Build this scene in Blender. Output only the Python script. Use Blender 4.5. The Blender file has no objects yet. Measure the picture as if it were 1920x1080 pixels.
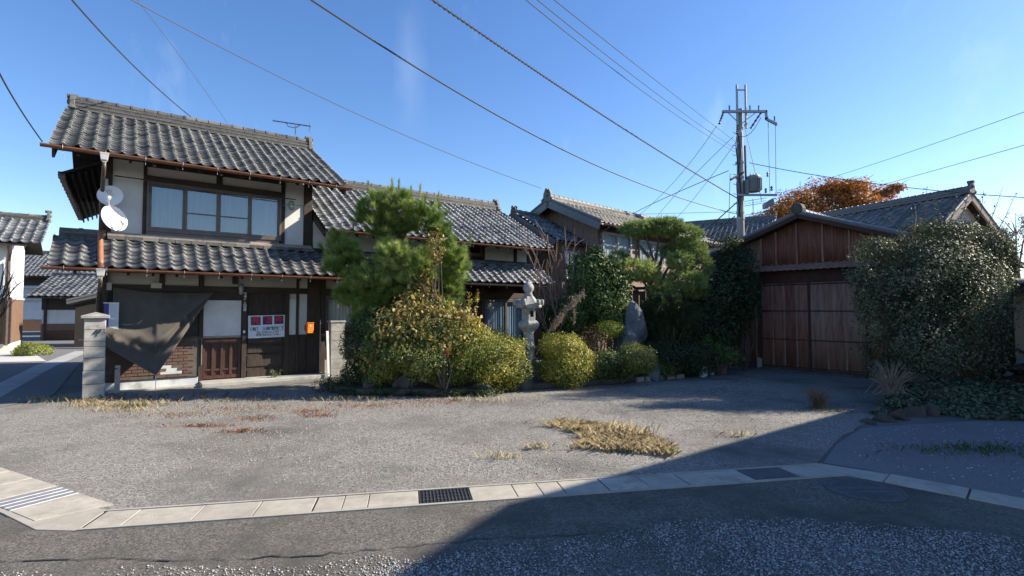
import bpy, math, random
import numpy as np
from mathutils import Vector, Matrix
D = bpy.data; SC = bpy.context.scene; COL = SC.collection
RN = random.Random(7); NR = np.random.default_rng(7)
rad = math.radians

# ------------------------------------------------------------------ camera, sky, sun, exposure
CAM_H, FPX, PITCH = 1.68, 985.0, math.atan(40 / 985.0)
cam = D.cameras.new('camera'); cam.sensor_width = 36; cam.lens = 36 * FPX / 1920
cam.clip_start = 0.05; cam.clip_end = 3000
cam_o = D.objects.new('camera', cam); COL.objects.link(cam_o)
cam_o.location = (0, 0, CAM_H); cam_o.rotation_euler = (rad(90) + PITCH, 0, 0)
SC.camera = cam_o

SUN_EL, SUN_AZ = 31.0, 12.5          # elevation; horizontal angle from +X towards +Y
sun_vec = Vector((math.cos(rad(SUN_EL)) * math.cos(rad(SUN_AZ)), math.cos(rad(SUN_EL)) * math.sin(rad(SUN_AZ)), math.sin(rad(SUN_EL))))
world = D.worlds.new('World'); SC.world = world; world.use_nodes = True
wn, wl = world.node_tree.nodes, world.node_tree.links
sky = wn.new('ShaderNodeTexSky'); sky.sky_type = 'NISHITA'; sky.sun_disc = False
sky.sun_elevation = rad(SUN_EL); sky.sun_rotation = rad(90 - SUN_AZ)
sky.altitude = 0; sky.air_density = 1.0; sky.dust_density = 0.25; sky.ozone_density = 2.2
bg = wn['Background']; bg.inputs['Strength'].default_value = 0.098
# thin wisps of high cloud, all over the sky
tc = wn.new('ShaderNodeTexCoord'); mp = wn.new('ShaderNodeMapping'); mp.inputs['Scale'].default_value = (3.2, 2.0, 1.1)
mp.inputs['Location'].default_value = (0.35, 0.1, 0.2)
nz = wn.new('ShaderNodeTexNoise'); nz.inputs['Scale'].default_value = 1.6; nz.inputs['Detail'].default_value = 9; nz.inputs['Roughness'].default_value = 0.62
rp = wn.new('ShaderNodeValToRGB'); rp.color_ramp.elements[0].position = 0.60; rp.color_ramp.elements[1].position = 0.88
rp.color_ramp.elements[1].color = (0.28, 0.28, 0.28, 1)
mx = wn.new('ShaderNodeMix'); mx.data_type = 'RGBA'; mx.inputs['B'].default_value = (6.0, 6.6, 7.4, 1)
wl.new(tc.outputs['Generated'], mp.inputs['Vector']); wl.new(mp.outputs['Vector'], nz.inputs['Vector'])
wl.new(nz.outputs['Fac'], rp.inputs['Fac']); wl.new(rp.outputs['Color'], mx.inputs['Factor'])
hs = wn.new('ShaderNodeHueSaturation'); hs.inputs['Hue'].default_value = 0.509; hs.inputs['Saturation'].default_value = 1.22; hs.inputs['Value'].default_value = 1.0
wl.new(sky.outputs['Color'], hs.inputs['Color']); wl.new(hs.outputs['Color'], mx.inputs['A']); wl.new(mx.outputs['Result'], bg.inputs['Color'])

# one thin upright wisp of cirrus
def wm(op, a, b=None, c=None):
    n = wn.new('ShaderNodeMath'); n.operation = op
    for i, q in enumerate((a, b, c)):
        if q is None: continue
        if isinstance(q, (int, float)): n.inputs[i].default_value = q
        else: wl.new(q, n.inputs[i])
    return n.outputs[0]
sx = wn.new('ShaderNodeSeparateXYZ'); wl.new(tc.outputs['Generated'], sx.inputs['Vector'])
yy = wm('MAXIMUM', sx.outputs['Y'], 0.05); du = wm('DIVIDE', sx.outputs['X'], yy); dv = wm('DIVIDE', sx.outputs['Z'], yy)
nw = wn.new('ShaderNodeTexNoise'); nw.inputs['Scale'].default_value = 9.0; nw.inputs['Detail'].default_value = 7; wl.new(tc.outputs['Generated'], nw.inputs['Vector'])
off = wm('ABSOLUTE', wm('ADD', wm('ADD', du, 0.195), wm('MULTIPLY', wm('SUBTRACT', nw.outputs['Fac'], 0.5), 0.09)))
band = wm('MAXIMUM', wm('SUBTRACT', 1.0, wm('DIVIDE', off, 0.036)), 0.0)
win = wm('MAXIMUM', wm('SUBTRACT', 1.0, wm('DIVIDE', wm('ABSOLUTE', wm('SUBTRACT', dv, 0.47)), 0.15)), 0.0)
fac = wm('MULTIPLY', wm('MULTIPLY', band, win), wm('MULTIPLY', nw.outputs['Fac'], 0.17))
mw = wn.new('ShaderNodeMix'); mw.data_type = 'RGBA'; mw.inputs['B'].default_value = (6.0, 6.6, 7.4, 1); wl.new(fac, mw.inputs['Factor']); wl.new(mx.outputs['Result'], mw.inputs['A']); wl.new(mw.outputs['Result'], bg.inputs['Color'])

sl = D.lights.new('sun', 'SUN'); sl.energy = 4.9; sl.angle = rad(0.53); sl.color = (1.0, 0.90, 0.745)
sun_o = D.objects.new('sun', sl); COL.objects.link(sun_o); sun_o.location = (30, 8, 20)
sun_o.rotation_euler = sun_vec.to_track_quat('Z', 'Y').to_euler()
vs = SC.view_settings; vs.view_transform = 'Standard'; vs.look = 'None'; vs.exposure = 1.17; vs.gamma = 1; vs.use_curve_mapping = False
SC.cycles.max_bounces = 7; SC.cycles.transparent_max_bounces = 12; SC.cycles.caustics_reflective = False; SC.cycles.caustics_refractive = False

# ------------------------------------------------------------------ helpers
def at(px, py, Y):
    """the point of the place at distance Y along the view that a survey mark px, py of the photograph shows"""
    c = Vector(((px - 960) / FPX, 1, (540 - py) / FPX))
    cp, sp = math.cos(PITCH), math.sin(PITCH)
    d = Vector((c.x, c.y * cp - c.z * sp, c.y * sp + c.z * cp))
    return Vector((0, 0, CAM_H)) + d * (Y / d.y)
def gr(px, py, z=0.0):
    c = Vector(((px - 960) / FPX, 1, (540 - py) / FPX))
    cp, sp = math.cos(PITCH), math.sin(PITCH)
    d = Vector((c.x, c.y * cp - c.z * sp, c.y * sp + c.z * cp))
    return Vector((0, 0, CAM_H)) + d * ((z - CAM_H) / d.z)

def tag(o, label, cat, group=None):
    o['label'] = label; o['category'] = cat
    if group: o['group'] = group
    return o
def thing(name, loc, label, cat, group=None, rz=0.0):
    o = D.objects.new(name, None); COL.objects.link(o); o.empty_display_size = 0.2
    o.location = loc; o.rotation_euler = (0, 0, rz)
    return tag(o, label, cat, group)
def link(name, me, parent=None, mat=None, basis=None):
    o = D.objects.new(name, me); COL.objects.link(o)
    if mat is not None and len(me.materials) == 0: me.materials.append(mat)
    if parent is not None: o.parent = parent
    if basis is not None: o.matrix_basis = basis
    return o
def mesh_np(name, v, f, tint=None, smooth=False):
    """v (n,3), f (m,k) all faces of k corners"""
    me = D.meshes.new(name); v = np.asarray(v, np.float32); f = np.asarray(f, np.int32)
    n, (m, k) = len(v), f.shape
    me.vertices.add(n); me.vertices.foreach_set('co', v.ravel())
    me.loops.add(m * k); me.loops.foreach_set('vertex_index', f.ravel())
    me.polygons.add(m); me.polygons.foreach_set('loop_start', np.arange(0, m * k, k, dtype=np.int32))
    me.polygons.foreach_set('loop_total', np.full(m, k, np.int32))
    if smooth: me.polygons.foreach_set('use_smooth', np.ones(m, bool))
    if tint is not None:
        a = me.attributes.new('tint', 'FLOAT', 'POINT'); a.data.foreach_set('value', np.asarray(tint, np.float32))
    me.update(calc_edges=True); me.validate()
    return me

class MB:
    def __init__(s): s.v = []; s.f = []; s.t = []; s.tv = 0.5
    def add(s, vs, fs):
        n = len(s.v); s.v += [tuple(p) for p in vs]; s.f += [tuple(i + n for i in q) for q in fs]; s.t += [s.tv] * len(vs); return s
    def box(s, x0, x1, y0, y1, z0, z1):
        return s.add([(x0, y0, z0), (x1, y0, z0), (x1, y1, z0), (x0, y1, z0), (x0, y0, z1), (x1, y0, z1), (x1, y1, z1), (x0, y1, z1)],
                     [(0, 3, 2, 1), (4, 5, 6, 7), (0, 1, 5, 4), (1, 2, 6, 5), (2, 3, 7, 6), (3, 0, 4, 7)])
    def hexa(s, p): # 8 points bottom ring 4, top ring 4
        return s.add(p, [(0, 3, 2, 1), (4, 5, 6, 7), (0, 1, 5, 4), (1, 2, 6, 5), (2, 3, 7, 6), (3, 0, 4, 7)])
    def slab(s, q, th): # quad q thickened along -normal
        a, b, c, d = [Vector(p) for p in q]; n = (b - a).cross(d - a).normalized() * th
        return s.hexa([a - n, b - n, c - n, d - n, a, b, c, d])
    def prism(s, pts, y0, y1): # polygon in xz extruded along y
        n = len(pts); vs = [(x, y0, z) for x, z in pts] + [(x, y1, z) for x, z in pts]
        fs = [tuple(range(n)), tuple(range(2 * n - 1, n - 1, -1))] + [((i + 1) % n, i, i + n, (i + 1) % n + n) for i in range(n)]
        return s.add(vs, fs)
    def poly(s, pts, z0, z1): # polygon in xy extruded along z
        n = len(pts); vs = [(x, y, z0) for x, y in pts] + [(x, y, z1) for x, y in pts]
        fs = [tuple(range(n - 1, -1, -1)), tuple(range(n, 2 * n))] + [(i, (i + 1) % n, (i + 1) % n + n, i + n) for i in range(n)]
        return s.add(vs, fs)
    def tube(s, pts, r, n=8, caps=True):
        pts = [Vector(p) for p in pts]; m = len(pts); rs = r if isinstance(r, (list, tuple)) else [r] * m
        vs = []; up = Vector((0, 0, 1)); last = None
        for i, p in enumerate(pts):
            d = (pts[min(i + 1, m - 1)] - pts[max(i - 1, 0)]).normalized()
            if last is None:
                a = d.cross(up if abs(d.z) < 0.95 else Vector((1, 0, 0))).normalized()
            else:
                a = (last - d * last.dot(d)).normalized()
            last = a; b = d.cross(a)
            vs += [p + (a * math.cos(2 * math.pi * k / n) + b * math.sin(2 * math.pi * k / n)) * rs[i] for k in range(n)]
        fs = [(i * n + k, i * n + (k + 1) % n, (i + 1) * n + (k + 1) % n, (i + 1) * n + k) for i in range(m - 1) for k in range(n)]
        if caps: fs += [tuple(range(n - 1, -1, -1)), tuple(range((m - 1) * n, m * n))]
        return s.add(vs, fs)
    def lathe(s, prof, n=16, c=(0, 0, 0), ph=0.0):
        vs = []; m = len(prof)
        for r, z in prof:
            vs += [(c[0] + r * math.cos(ph + 2 * math.pi * k / n), c[1] + r * math.sin(ph + 2 * math.pi * k / n), c[2] + z) for k in range(n)]
        fs = [(i * n + k, i * n + (k + 1) % n, (i + 1) * n + (k + 1) % n, (i + 1) * n + k) for i in range(m - 1) for k in range(n)]
        fs += [tuple(range(n - 1, -1, -1)), tuple(range((m - 1) * n, m * n))]
        return s.add(vs, fs)
    def build(s, name, mat, parent=None, smooth=False, bevel=0, basis=None):
        me = D.meshes.new(name); me.from_pydata(s.v, [], s.f)
        a = me.attributes.new('tint', 'FLOAT', 'POINT'); a.data.foreach_set('value', np.array(s.t, np.float32))
        if smooth:
            me.polygons.foreach_set('use_smooth', np.ones(len(me.polygons), bool))
        me.update()
        o = link(name, me, parent, mat, basis)
        if bevel:
            b = o.modifiers.new('bevel', 'BEVEL'); b.width = bevel; b.segments = 2; b.limit_method = 'ANGLE'
        return o
def B(*a): return MB().box(*a)

def M(name, c1, c2=None, scale=5, rough=0.75, bump=0.0, bscale=None, tint=None, metal=0.0, spec=0.5, stretch=None, c3=None, s3=1.2, p3=(0.55, 0.7), lo=0.35, hi=0.65, detail=6, rvar=0.0, trans=0.0, brough=0.6):
    """procedural surface: noise between c1 and c2, optional c3 patches, optional per-piece tint colour"""
    m = D.materials.new(name); m.use_nodes = True; N, L = m.node_tree.nodes, m.node_tree.links
    p = N['Principled BSDF']; p.inputs['Roughness'].default_value = rough; p.inputs['Metallic'].default_value = metal
    p.inputs['Specular IOR Level'].default_value = spec
    co = N.new('ShaderNodeTexCoord').outputs['Object']
    if stretch:
        mp = N.new('ShaderNodeMapping'); mp.inputs['Scale'].default_value = stretch; L.new(co, mp.inputs['Vector']); co = mp.outputs['Vector']
    def noise(sc, det=detail, ro=0.6):
        n = N.new('ShaderNodeTexNoise'); n.inputs['Scale'].default_value = sc; n.inputs['Detail'].default_value = det; n.inputs['Roughness'].default_value = ro
        L.new(co, n.inputs['Vector']); return n.outputs['Fac']
    def ramp(f, a, b):
        r = N.new('ShaderNodeMapRange'); r.inputs['From Min'].default_value = a; r.inputs['From Max'].default_value = b; L.new(f, r.inputs['Value']); return r.outputs['Result']
    def mix(f, a, b):
        x = N.new('ShaderNodeMix'); x.data_type = 'RGBA'
        for k, q in (('Factor', f), ('A', a), ('B', b)):
            if isinstance(q, (tuple, list)): x.inputs[k].default_value = (*q, 1)
            elif isinstance(q, float): x.inputs[k].default_value = q
            else: L.new(q, x.inputs[k])
        return x.outputs['Result']
    col = None
    if c2 is not None: col = mix(ramp(noise(scale), lo, hi), c1, c2)
    if c3 is not None: col = mix(ramp(noise(s3, 8, 0.65), *p3), col or c1, c3)
    if tint is not None:
        a = N.new('ShaderNodeAttribute'); a.attribute_name = 'tint'; col = mix(a.outputs['Fac'], col or c1, tint)
    if col is None: p.inputs['Base Color'].default_value = (*c1, 1)
    else: L.new(col, p.inputs['Base Color'])
    if bump:
        b = N.new('ShaderNodeBump'); b.inputs['Strength'].default_value = bump; b.inputs['Distance'].default_value = 0.02
        L.new(noise(bscale or scale * 3, 8, brough), b.inputs['Height']); L.new(b.outputs['Normal'], p.inputs['Normal'])
    if rvar:
        L.new(ramp(noise(scale * 0.7), 0.3 - rvar, 0.7 + rvar), p.inputs['Roughness'])
    if trans:
        t = N.new('ShaderNodeBsdfTranslucent'); ms = N.new('ShaderNodeMixShader'); ms.inputs['Fac'].default_value = trans
        if col is None: t.inputs['Color'].default_value = (*c1, 1)
        else: L.new(col, t.inputs['Color'])
        L.new(p.outputs['BSDF'], ms.inputs[1]); L.new(t.outputs['BSDF'], ms.inputs[2]); L.new(ms.outputs['Shader'], N['Material Output'].inputs['Surface'])
    return m
def glass_mat(name, tintc=(0.9, 0.95, 1.0), refl=0.05):
    m = D.materials.new(name); m.use_nodes = True; N, L = m.node_tree.nodes, m.node_tree.links
    N.remove(N['Principled BSDF'])
    t = N.new('ShaderNodeBsdfTransparent'); t.inputs['Color'].default_value = (*tintc, 1)
    g = N.new('ShaderNodeBsdfGlossy'); g.inputs['Roughness'].default_value = 0.03
    lw = N.new('ShaderNodeLayerWeight'); lw.inputs['Blend'].default_value = 0.5
    pw = N.new('ShaderNodeMath'); pw.operation = 'POWER'; pw.inputs[1].default_value = 4.0; L.new(lw.outputs['Facing'], pw.inputs[0])
    ma = N.new('ShaderNodeMath'); ma.operation = 'MULTIPLY_ADD'; ma.inputs[1].default_value = 0.8; ma.inputs[2].default_value = refl; L.new(pw.outputs[0], ma.inputs[0])
    ms = N.new('ShaderNodeMixShader'); L.new(ma.outputs[0], ms.inputs['Fac'])
    L.new(t.outputs['BSDF'], ms.inputs[1]); L.new(g.outputs['BSDF'], ms.inputs[2]); L.new(ms.outputs['Shader'], N['Material Output'].inputs['Surface'])
    return m
def text_obj(body, size, mat, parent, loc, rot, name='lettering', extrude=0.001, align='CENTER', sx=1.0, bold=0.0):
    c = D.curves.new(name, 'FONT'); c.body = body; c.size = size; c.extrude = extrude; c.align_x = align; c.align_y = 'CENTER'; c.offset = bold
    t = D.objects.new(name, c); COL.objects.link(t)
    dg = bpy.context.evaluated_depsgraph_get(); me = D.meshes.new_from_object(t.evaluated_get(dg))
    D.objects.remove(t); D.curves.remove(c)
    me.materials.clear()
    o = link(name, me, parent, mat); o.location = loc; o.rotation_euler = rot; o.scale = (sx, 1, 1)
    return o
# ------------------------------------------------------------------ materials
m_tile = M('weathered_roof_tile', (0.020, 0.022, 0.026), (0.062, 0.066, 0.072), 12, 0.45, 0.35, 50, tint=(0.125, 0.13, 0.135), c3=(0.16, 0.16, 0.145), s3=9, p3=(0.60, 0.76), spec=0.45)
m_tile_blue = M('smoked_blue_roof_tile', (0.036, 0.042, 0.055), (0.09, 0.095, 0.105), 8, 0.38, 0.2, 40, tint=(0.19, 0.195, 0.205), c3=(0.14, 0.14, 0.125), s3=10, p3=(0.64, 0.74), spec=0.5)
m_tile_beige = M('lichened_roof_tile', (0.05, 0.05, 0.05), (0.14, 0.135, 0.12), 6, 0.6, 0.3, 30, tint=(0.19, 0.175, 0.145), c3=(0.24, 0.22, 0.17), s3=5, p3=(0.55, 0.7))
m_ridge = M('ridge_tile_weathered', (0.022, 0.022, 0.024), (0.085, 0.082, 0.078), 12, 0.6, 0.3, 40, tint=(0.17, 0.165, 0.15), c3=(0.21, 0.20, 0.165), s3=8, p3=(0.6, 0.72))
m_deck = M('dark_roof_board', (0.018, 0.014, 0.011), (0.035, 0.027, 0.021), 6, 0.85, 0.2, 20)
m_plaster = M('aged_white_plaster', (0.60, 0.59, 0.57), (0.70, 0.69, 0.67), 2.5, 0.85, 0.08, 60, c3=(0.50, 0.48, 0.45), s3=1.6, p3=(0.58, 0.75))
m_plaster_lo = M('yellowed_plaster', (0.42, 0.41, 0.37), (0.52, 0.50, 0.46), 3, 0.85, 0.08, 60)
m_wood = M('dark_aged_timber', (0.022, 0.014, 0.010), (0.055, 0.034, 0.024), 5, 0.7, 0.3, 12, stretch=(6, 6, 0.7))
m_woodh = M('dark_aged_beam', (0.022, 0.014, 0.010), (0.055, 0.034, 0.024), 5, 0.7, 0.3, 12, stretch=(0.7, 6, 6))
m_woodred = M('red_brown_door_wood', (0.040, 0.014, 0.009), (0.085, 0.032, 0.020), 5, 0.55, 0.25, 12, stretch=(5, 5, 0.6))
m_copper = M('brown_gutter', (0.17, 0.065, 0.035), (0.25, 0.10, 0.055), 6, 0.45, 0.05, 30)
m_gutter_dk = M('dark_gutter', (0.06, 0.04, 0.035), (0.10, 0.07, 0.06), 6, 0.45, 0.05, 30)
m_pipe = M('orange_brown_pipe', (0.30, 0.12, 0.06), (0.36, 0.15, 0.08), 8, 0.4)
m_pipe_dk = M('dull_brown_pipe', (0.065, 0.042, 0.035), (0.10, 0.065, 0.053), 8, 0.45)
m_hopper = M('pale_grey_rainwater_head', (0.50, 0.48, 0.47), (0.58, 0.56, 0.55), 8, 0.5)
m_alu = M('brown_aluminium', (0.085, 0.062, 0.055), (0.12, 0.09, 0.08), 5, 0.45, spec=0.6)
m_aluw = M('grey_aluminium', (0.36, 0.36, 0.36), (0.44, 0.44, 0.44), 5, 0.4)
m_curtain = M('pale_curtain', (0.17, 0.175, 0.18), (0.23, 0.235, 0.24), 1.5, 0.9, 0.3, 8, stretch=(8, 8, 0.3))
m_curtain_w = M('white_lace_curtain', (0.52, 0.54, 0.52), (0.66, 0.68, 0.66), 2, 0.9, 0.4, 8, stretch=(10, 10, 0.3))
m_curtain_b = M('blue_grey_curtain', (0.20, 0.27, 0.36), (0.32, 0.42, 0.52), 2, 0.9, 0.4, 8, stretch=(10, 10, 0.3))
m_glass = glass_mat('window_glass', (0.93, 0.95, 0.97), 0.12)
m_glass_dk = glass_mat('old_window_glass', (0.94, 0.96, 0.97), 0.035)
m_dark = M('unlit_interior', (0.012, 0.011, 0.011), (0.02, 0.018, 0.017), 3, 0.9)  # near-black: the shade of rooms and hollows is put into the colour
m_brick = M('brown_brick', (0.075, 0.040, 0.032), (0.13, 0.075, 0.058), 8, 0.85, 0.3, 40, tint=(0.14, 0.085, 0.066))
m_mortar = M('grey_mortar', (0.085, 0.075, 0.068), (0.12, 0.105, 0.095), 8, 0.9, 0.2, 30)
m_found = M('painted_foundation', (0.45, 0.47, 0.48), (0.58, 0.60, 0.60), 3, 0.8, 0.15, 30, c3=(0.28, 0.29, 0.29), s3=2.5, p3=(0.56, 0.7))
m_conc = M('old_concrete', (0.30, 0.29, 0.27), (0.42, 0.41, 0.38), 3, 0.85, 0.25, 40, c3=(0.20, 0.195, 0.18), s3=2, p3=(0.56, 0.72))
m_slab = M('pale_gutter_cover_concrete', (0.33, 0.298, 0.245), (0.45, 0.41, 0.345), 7, 0.85, 0.3, 90, tint=(0.29, 0.265, 0.225), c3=(0.20, 0.18, 0.15), s3=2.4, p3=(0.52, 0.72))
m_stone = M('weathered_granite', (0.20, 0.198, 0.19), (0.36, 0.35, 0.335), 18, 0.8, 0.3, 60, c3=(0.16, 0.165, 0.15), s3=3.5, p3=(0.54, 0.7))
m_block = M('stained_stone_block', (0.229, 0.220, 0.202), (0.387, 0.374, 0.352), 4, 0.85, 0.35, 50, c3=(0.123, 0.128, 0.110), s3=2.6, p3=(0.55, 0.7))
m_rock = M('garden_rock', (0.035, 0.034, 0.033), (0.085, 0.08, 0.075), 3, 0.85, 0.5, 14, c3=(0.075, 0.085, 0.05), s3=2.2, p3=(0.55, 0.68))
m_rock_b = M('blue_grey_standing_stone', (0.065, 0.075, 0.085), (0.14, 0.15, 0.16), 4, 0.75, 0.5, 12)
m_cloth = M('brown_shade_netting', (0.075, 0.066, 0.055), (0.103, 0.090, 0.078), 3, 0.95, 0.15, 200)
m_white = M('white_enamel', (0.72, 0.72, 0.73), (0.78, 0.78, 0.78), 4, 0.35)
m_dish = M('white_dish_paint', (0.78, 0.78, 0.78), (0.82, 0.82, 0.82), 4, 0.45)
m_paper = M('white_paper', (0.50, 0.54, 0.60), (0.56, 0.60, 0.66), 3, 0.8)
m_signw = M('white_sign_board', (0.62, 0.67, 0.76), (0.68, 0.73, 0.82), 2, 0.5)
m_navy = M('navy_print', (0.012, 0.014, 0.10), None, rough=0.5)
m_red = M('red_print', (0.50, 0.02, 0.035), None, rough=0.5)
m_ink = M('dark_ink', (0.02, 0.022, 0.05), None, rough=0.6)
m_orange = M('orange_mailbox_paint', (0.85, 0.22, 0.02), (0.95, 0.27, 0.03), 3, 0.4)
m_steel = M('dull_galvanised_steel', (0.26, 0.26, 0.265), (0.36, 0.36, 0.365), 9, 0.45, metal=0.4)
m_black = M('black_rubber', (0.02, 0.02, 0.022), (0.03, 0.03, 0.033), 6, 0.6)
m_wire = M('overhead_cable_sheath', (0.035, 0.037, 0.042), None, rough=0.6)
m_wire_lt = M('thin_weathered_wire', (0.10, 0.11, 0.125), None, rough=0.5)
m_pole = M('concrete_pole', (0.25, 0.25, 0.235), (0.33, 0.325, 0.305), 4, 0.85, 0.1, 30)
m_trans = M('transformer_grey_paint', (0.15, 0.165, 0.165), (0.20, 0.215, 0.215), 5, 0.5)
m_porc = M('white_porcelain', (0.45, 0.45, 0.44), None, rough=0.3)
m_rust = M('rusted_corrugated_iron', (0.155, 0.055, 0.035), (0.27, 0.135, 0.092), 3.2, 0.8, 0.2, 20, stretch=(6, 6, 0.45), c3=(0.27, 0.17, 0.13), s3=2.6, p3=(0.56, 0.70))
m_rust2 = M('dark_red_rusted_sheet', (0.12, 0.038, 0.026), (0.195, 0.08, 0.055), 3.0, 0.8, 0.2, 20, stretch=(5, 5, 0.4), c3=(0.28, 0.19, 0.16), s3=2.2, p3=(0.62, 0.75))
m_rust3 = M('faded_rusty_sheet', (0.215, 0.115, 0.08), (0.30, 0.185, 0.135), 3.0, 0.8, 0.2, 20, stretch=(6, 6, 0.45), c3=(0.15, 0.06, 0.045), s3=2.4, p3=(0.52, 0.66))
m_irondk = M('dark_rusted_frame', (0.030, 0.012, 0.010), (0.06, 0.025, 0.02), 6, 0.8, 0.2, 30)
m_sheetw = M('weathered_batten', (0.26, 0.21, 0.18), (0.36, 0.30, 0.26), 4, 0.8, 0.1, 30)
m_brownwall = M('brown_metal_siding', (0.20, 0.135, 0.105), (0.25, 0.172, 0.135), 3, 0.7, 0.05, 20)
m_tanwall = M('tan_wall', (0.48, 0.33, 0.20), (0.55, 0.39, 0.25), 3, 0.85, 0.1, 20)
m_sidingbr = M('brown_board_siding', (0.13, 0.075, 0.045), (0.20, 0.12, 0.075), 4, 0.75, 0.2, 14, stretch=(6, 6, 0.5))
m_cream = M('cream_plinth', (0.55, 0.52, 0.45), (0.62, 0.59, 0.52), 3, 0.85)
m_bark = M('tree_bark', (0.055, 0.042, 0.032), (0.12, 0.095, 0.075), 9, 0.9, 0.6, 20, stretch=(1, 1, 0.3))
m_twig = M('dry_twig', (0.14, 0.10, 0.075), (0.22, 0.165, 0.125), 8, 0.9)
m_twigr = M('reddish_bare_twig', (0.15, 0.095, 0.085), (0.24, 0.16, 0.14), 8, 0.85)
m_pot = M('white_plastic_pot', (0.52, 0.54, 0.56), (0.60, 0.62, 0.64), 4, 0.5)
m_terra = M('terracotta_pot', (0.30, 0.13, 0.075), (0.38, 0.17, 0.10), 5, 0.8)
m_board = M('weathered_boards', (0.16, 0.145, 0.135), (0.26, 0.24, 0.22), 4, 0.85, 0.2, 14, stretch=(6, 6, 0.6))
m_blue = M('blue_bin', (0.02, 0.22, 0.75), None, rough=0.4)
m_iron = M('cast_iron', (0.045, 0.047, 0.05), (0.08, 0.082, 0.085), 9, 0.55, 0.3, 60, metal=0.3)

def leafm(name, a, b, t, rough=0.45, trans=0.25, spec=0.5):
    return M(name, a, b, 2.2, rough, tint=t, trans=trans, spec=spec)
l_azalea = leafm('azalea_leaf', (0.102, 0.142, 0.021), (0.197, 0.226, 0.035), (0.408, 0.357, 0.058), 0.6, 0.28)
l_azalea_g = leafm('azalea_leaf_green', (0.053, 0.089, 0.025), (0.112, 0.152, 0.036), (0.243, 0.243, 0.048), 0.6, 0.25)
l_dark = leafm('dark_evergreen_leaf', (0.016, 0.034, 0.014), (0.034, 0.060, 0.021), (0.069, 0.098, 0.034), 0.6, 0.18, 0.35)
l_camellia = leafm('glossy_camellia_leaf', (0.035, 0.074, 0.022), (0.074, 0.133, 0.037), (0.172, 0.234, 0.070), 0.6, 0.2, 0.3)
l_olive = leafm('olive_shrub_leaf', (0.042, 0.064, 0.034), (0.080, 0.102, 0.055), (0.200, 0.205, 0.120), 0.6, 0.24, 0.35)
l_pine = leafm('pine_needle', (0.101, 0.185, 0.038), (0.185, 0.280, 0.062), (0.448, 0.526, 0.157), 0.5, 0.28)
l_juniper = leafm('podocarp_needle', (0.132, 0.209, 0.057), (0.226, 0.314, 0.088), (0.462, 0.517, 0.176), 0.55, 0.28)
l_yellow = leafm('yellowed_vine_leaf', (0.198, 0.146, 0.029), (0.397, 0.277, 0.060), (0.608, 0.476, 0.171), 0.6, 0.35)
l_lime = leafm('lime_foliage', (0.099, 0.143, 0.013), (0.165, 0.220, 0.020), (0.286, 0.319, 0.033), 0.6, 0.3)
l_rust = leafm('rust_autumn_leaf', (0.252, 0.098, 0.023), (0.390, 0.150, 0.032), (0.528, 0.230, 0.052), 0.6, 0.35)
l_brown = leafm('brown_dead_leaf', (0.100, 0.060, 0.032), (0.170, 0.100, 0.055), (0.260, 0.170, 0.100), 0.7, 0.3)
l_ivy = leafm('ivy_leaf', (0.033, 0.061, 0.033), (0.061, 0.094, 0.050), (0.110, 0.149, 0.094), 0.6, 0.15, 0.35)
l_straw = leafm('straw_blade', (0.40, 0.33, 0.20), (0.52, 0.44, 0.29), (0.66, 0.57, 0.40), 0.75, 0.35)
l_redweed = leafm('red_weed', (0.220, 0.070, 0.045), (0.300, 0.120, 0.060), (0.360, 0.190, 0.090), 0.7, 0.3)
l_grass = leafm('green_grass_blade', (0.065, 0.098, 0.023), (0.117, 0.150, 0.033), (0.221, 0.227, 0.065), 0.6, 0.3)
l_flower = leafm('goldenrod_flower', (0.420, 0.270, 0.020), (0.550, 0.360, 0.030), (0.620, 0.480, 0.100), 0.7, 0.3)
l_redleaf = leafm('red_nandina_leaf', (0.350, 0.020, 0.020), (0.480, 0.030, 0.030), (0.550, 0.060, 0.050), 0.5, 0.3)
l_plume = leafm('dry_plume', (0.200, 0.150, 0.110), (0.280, 0.220, 0.170), (0.360, 0.300, 0.250), 0.8, 0.3)
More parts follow.
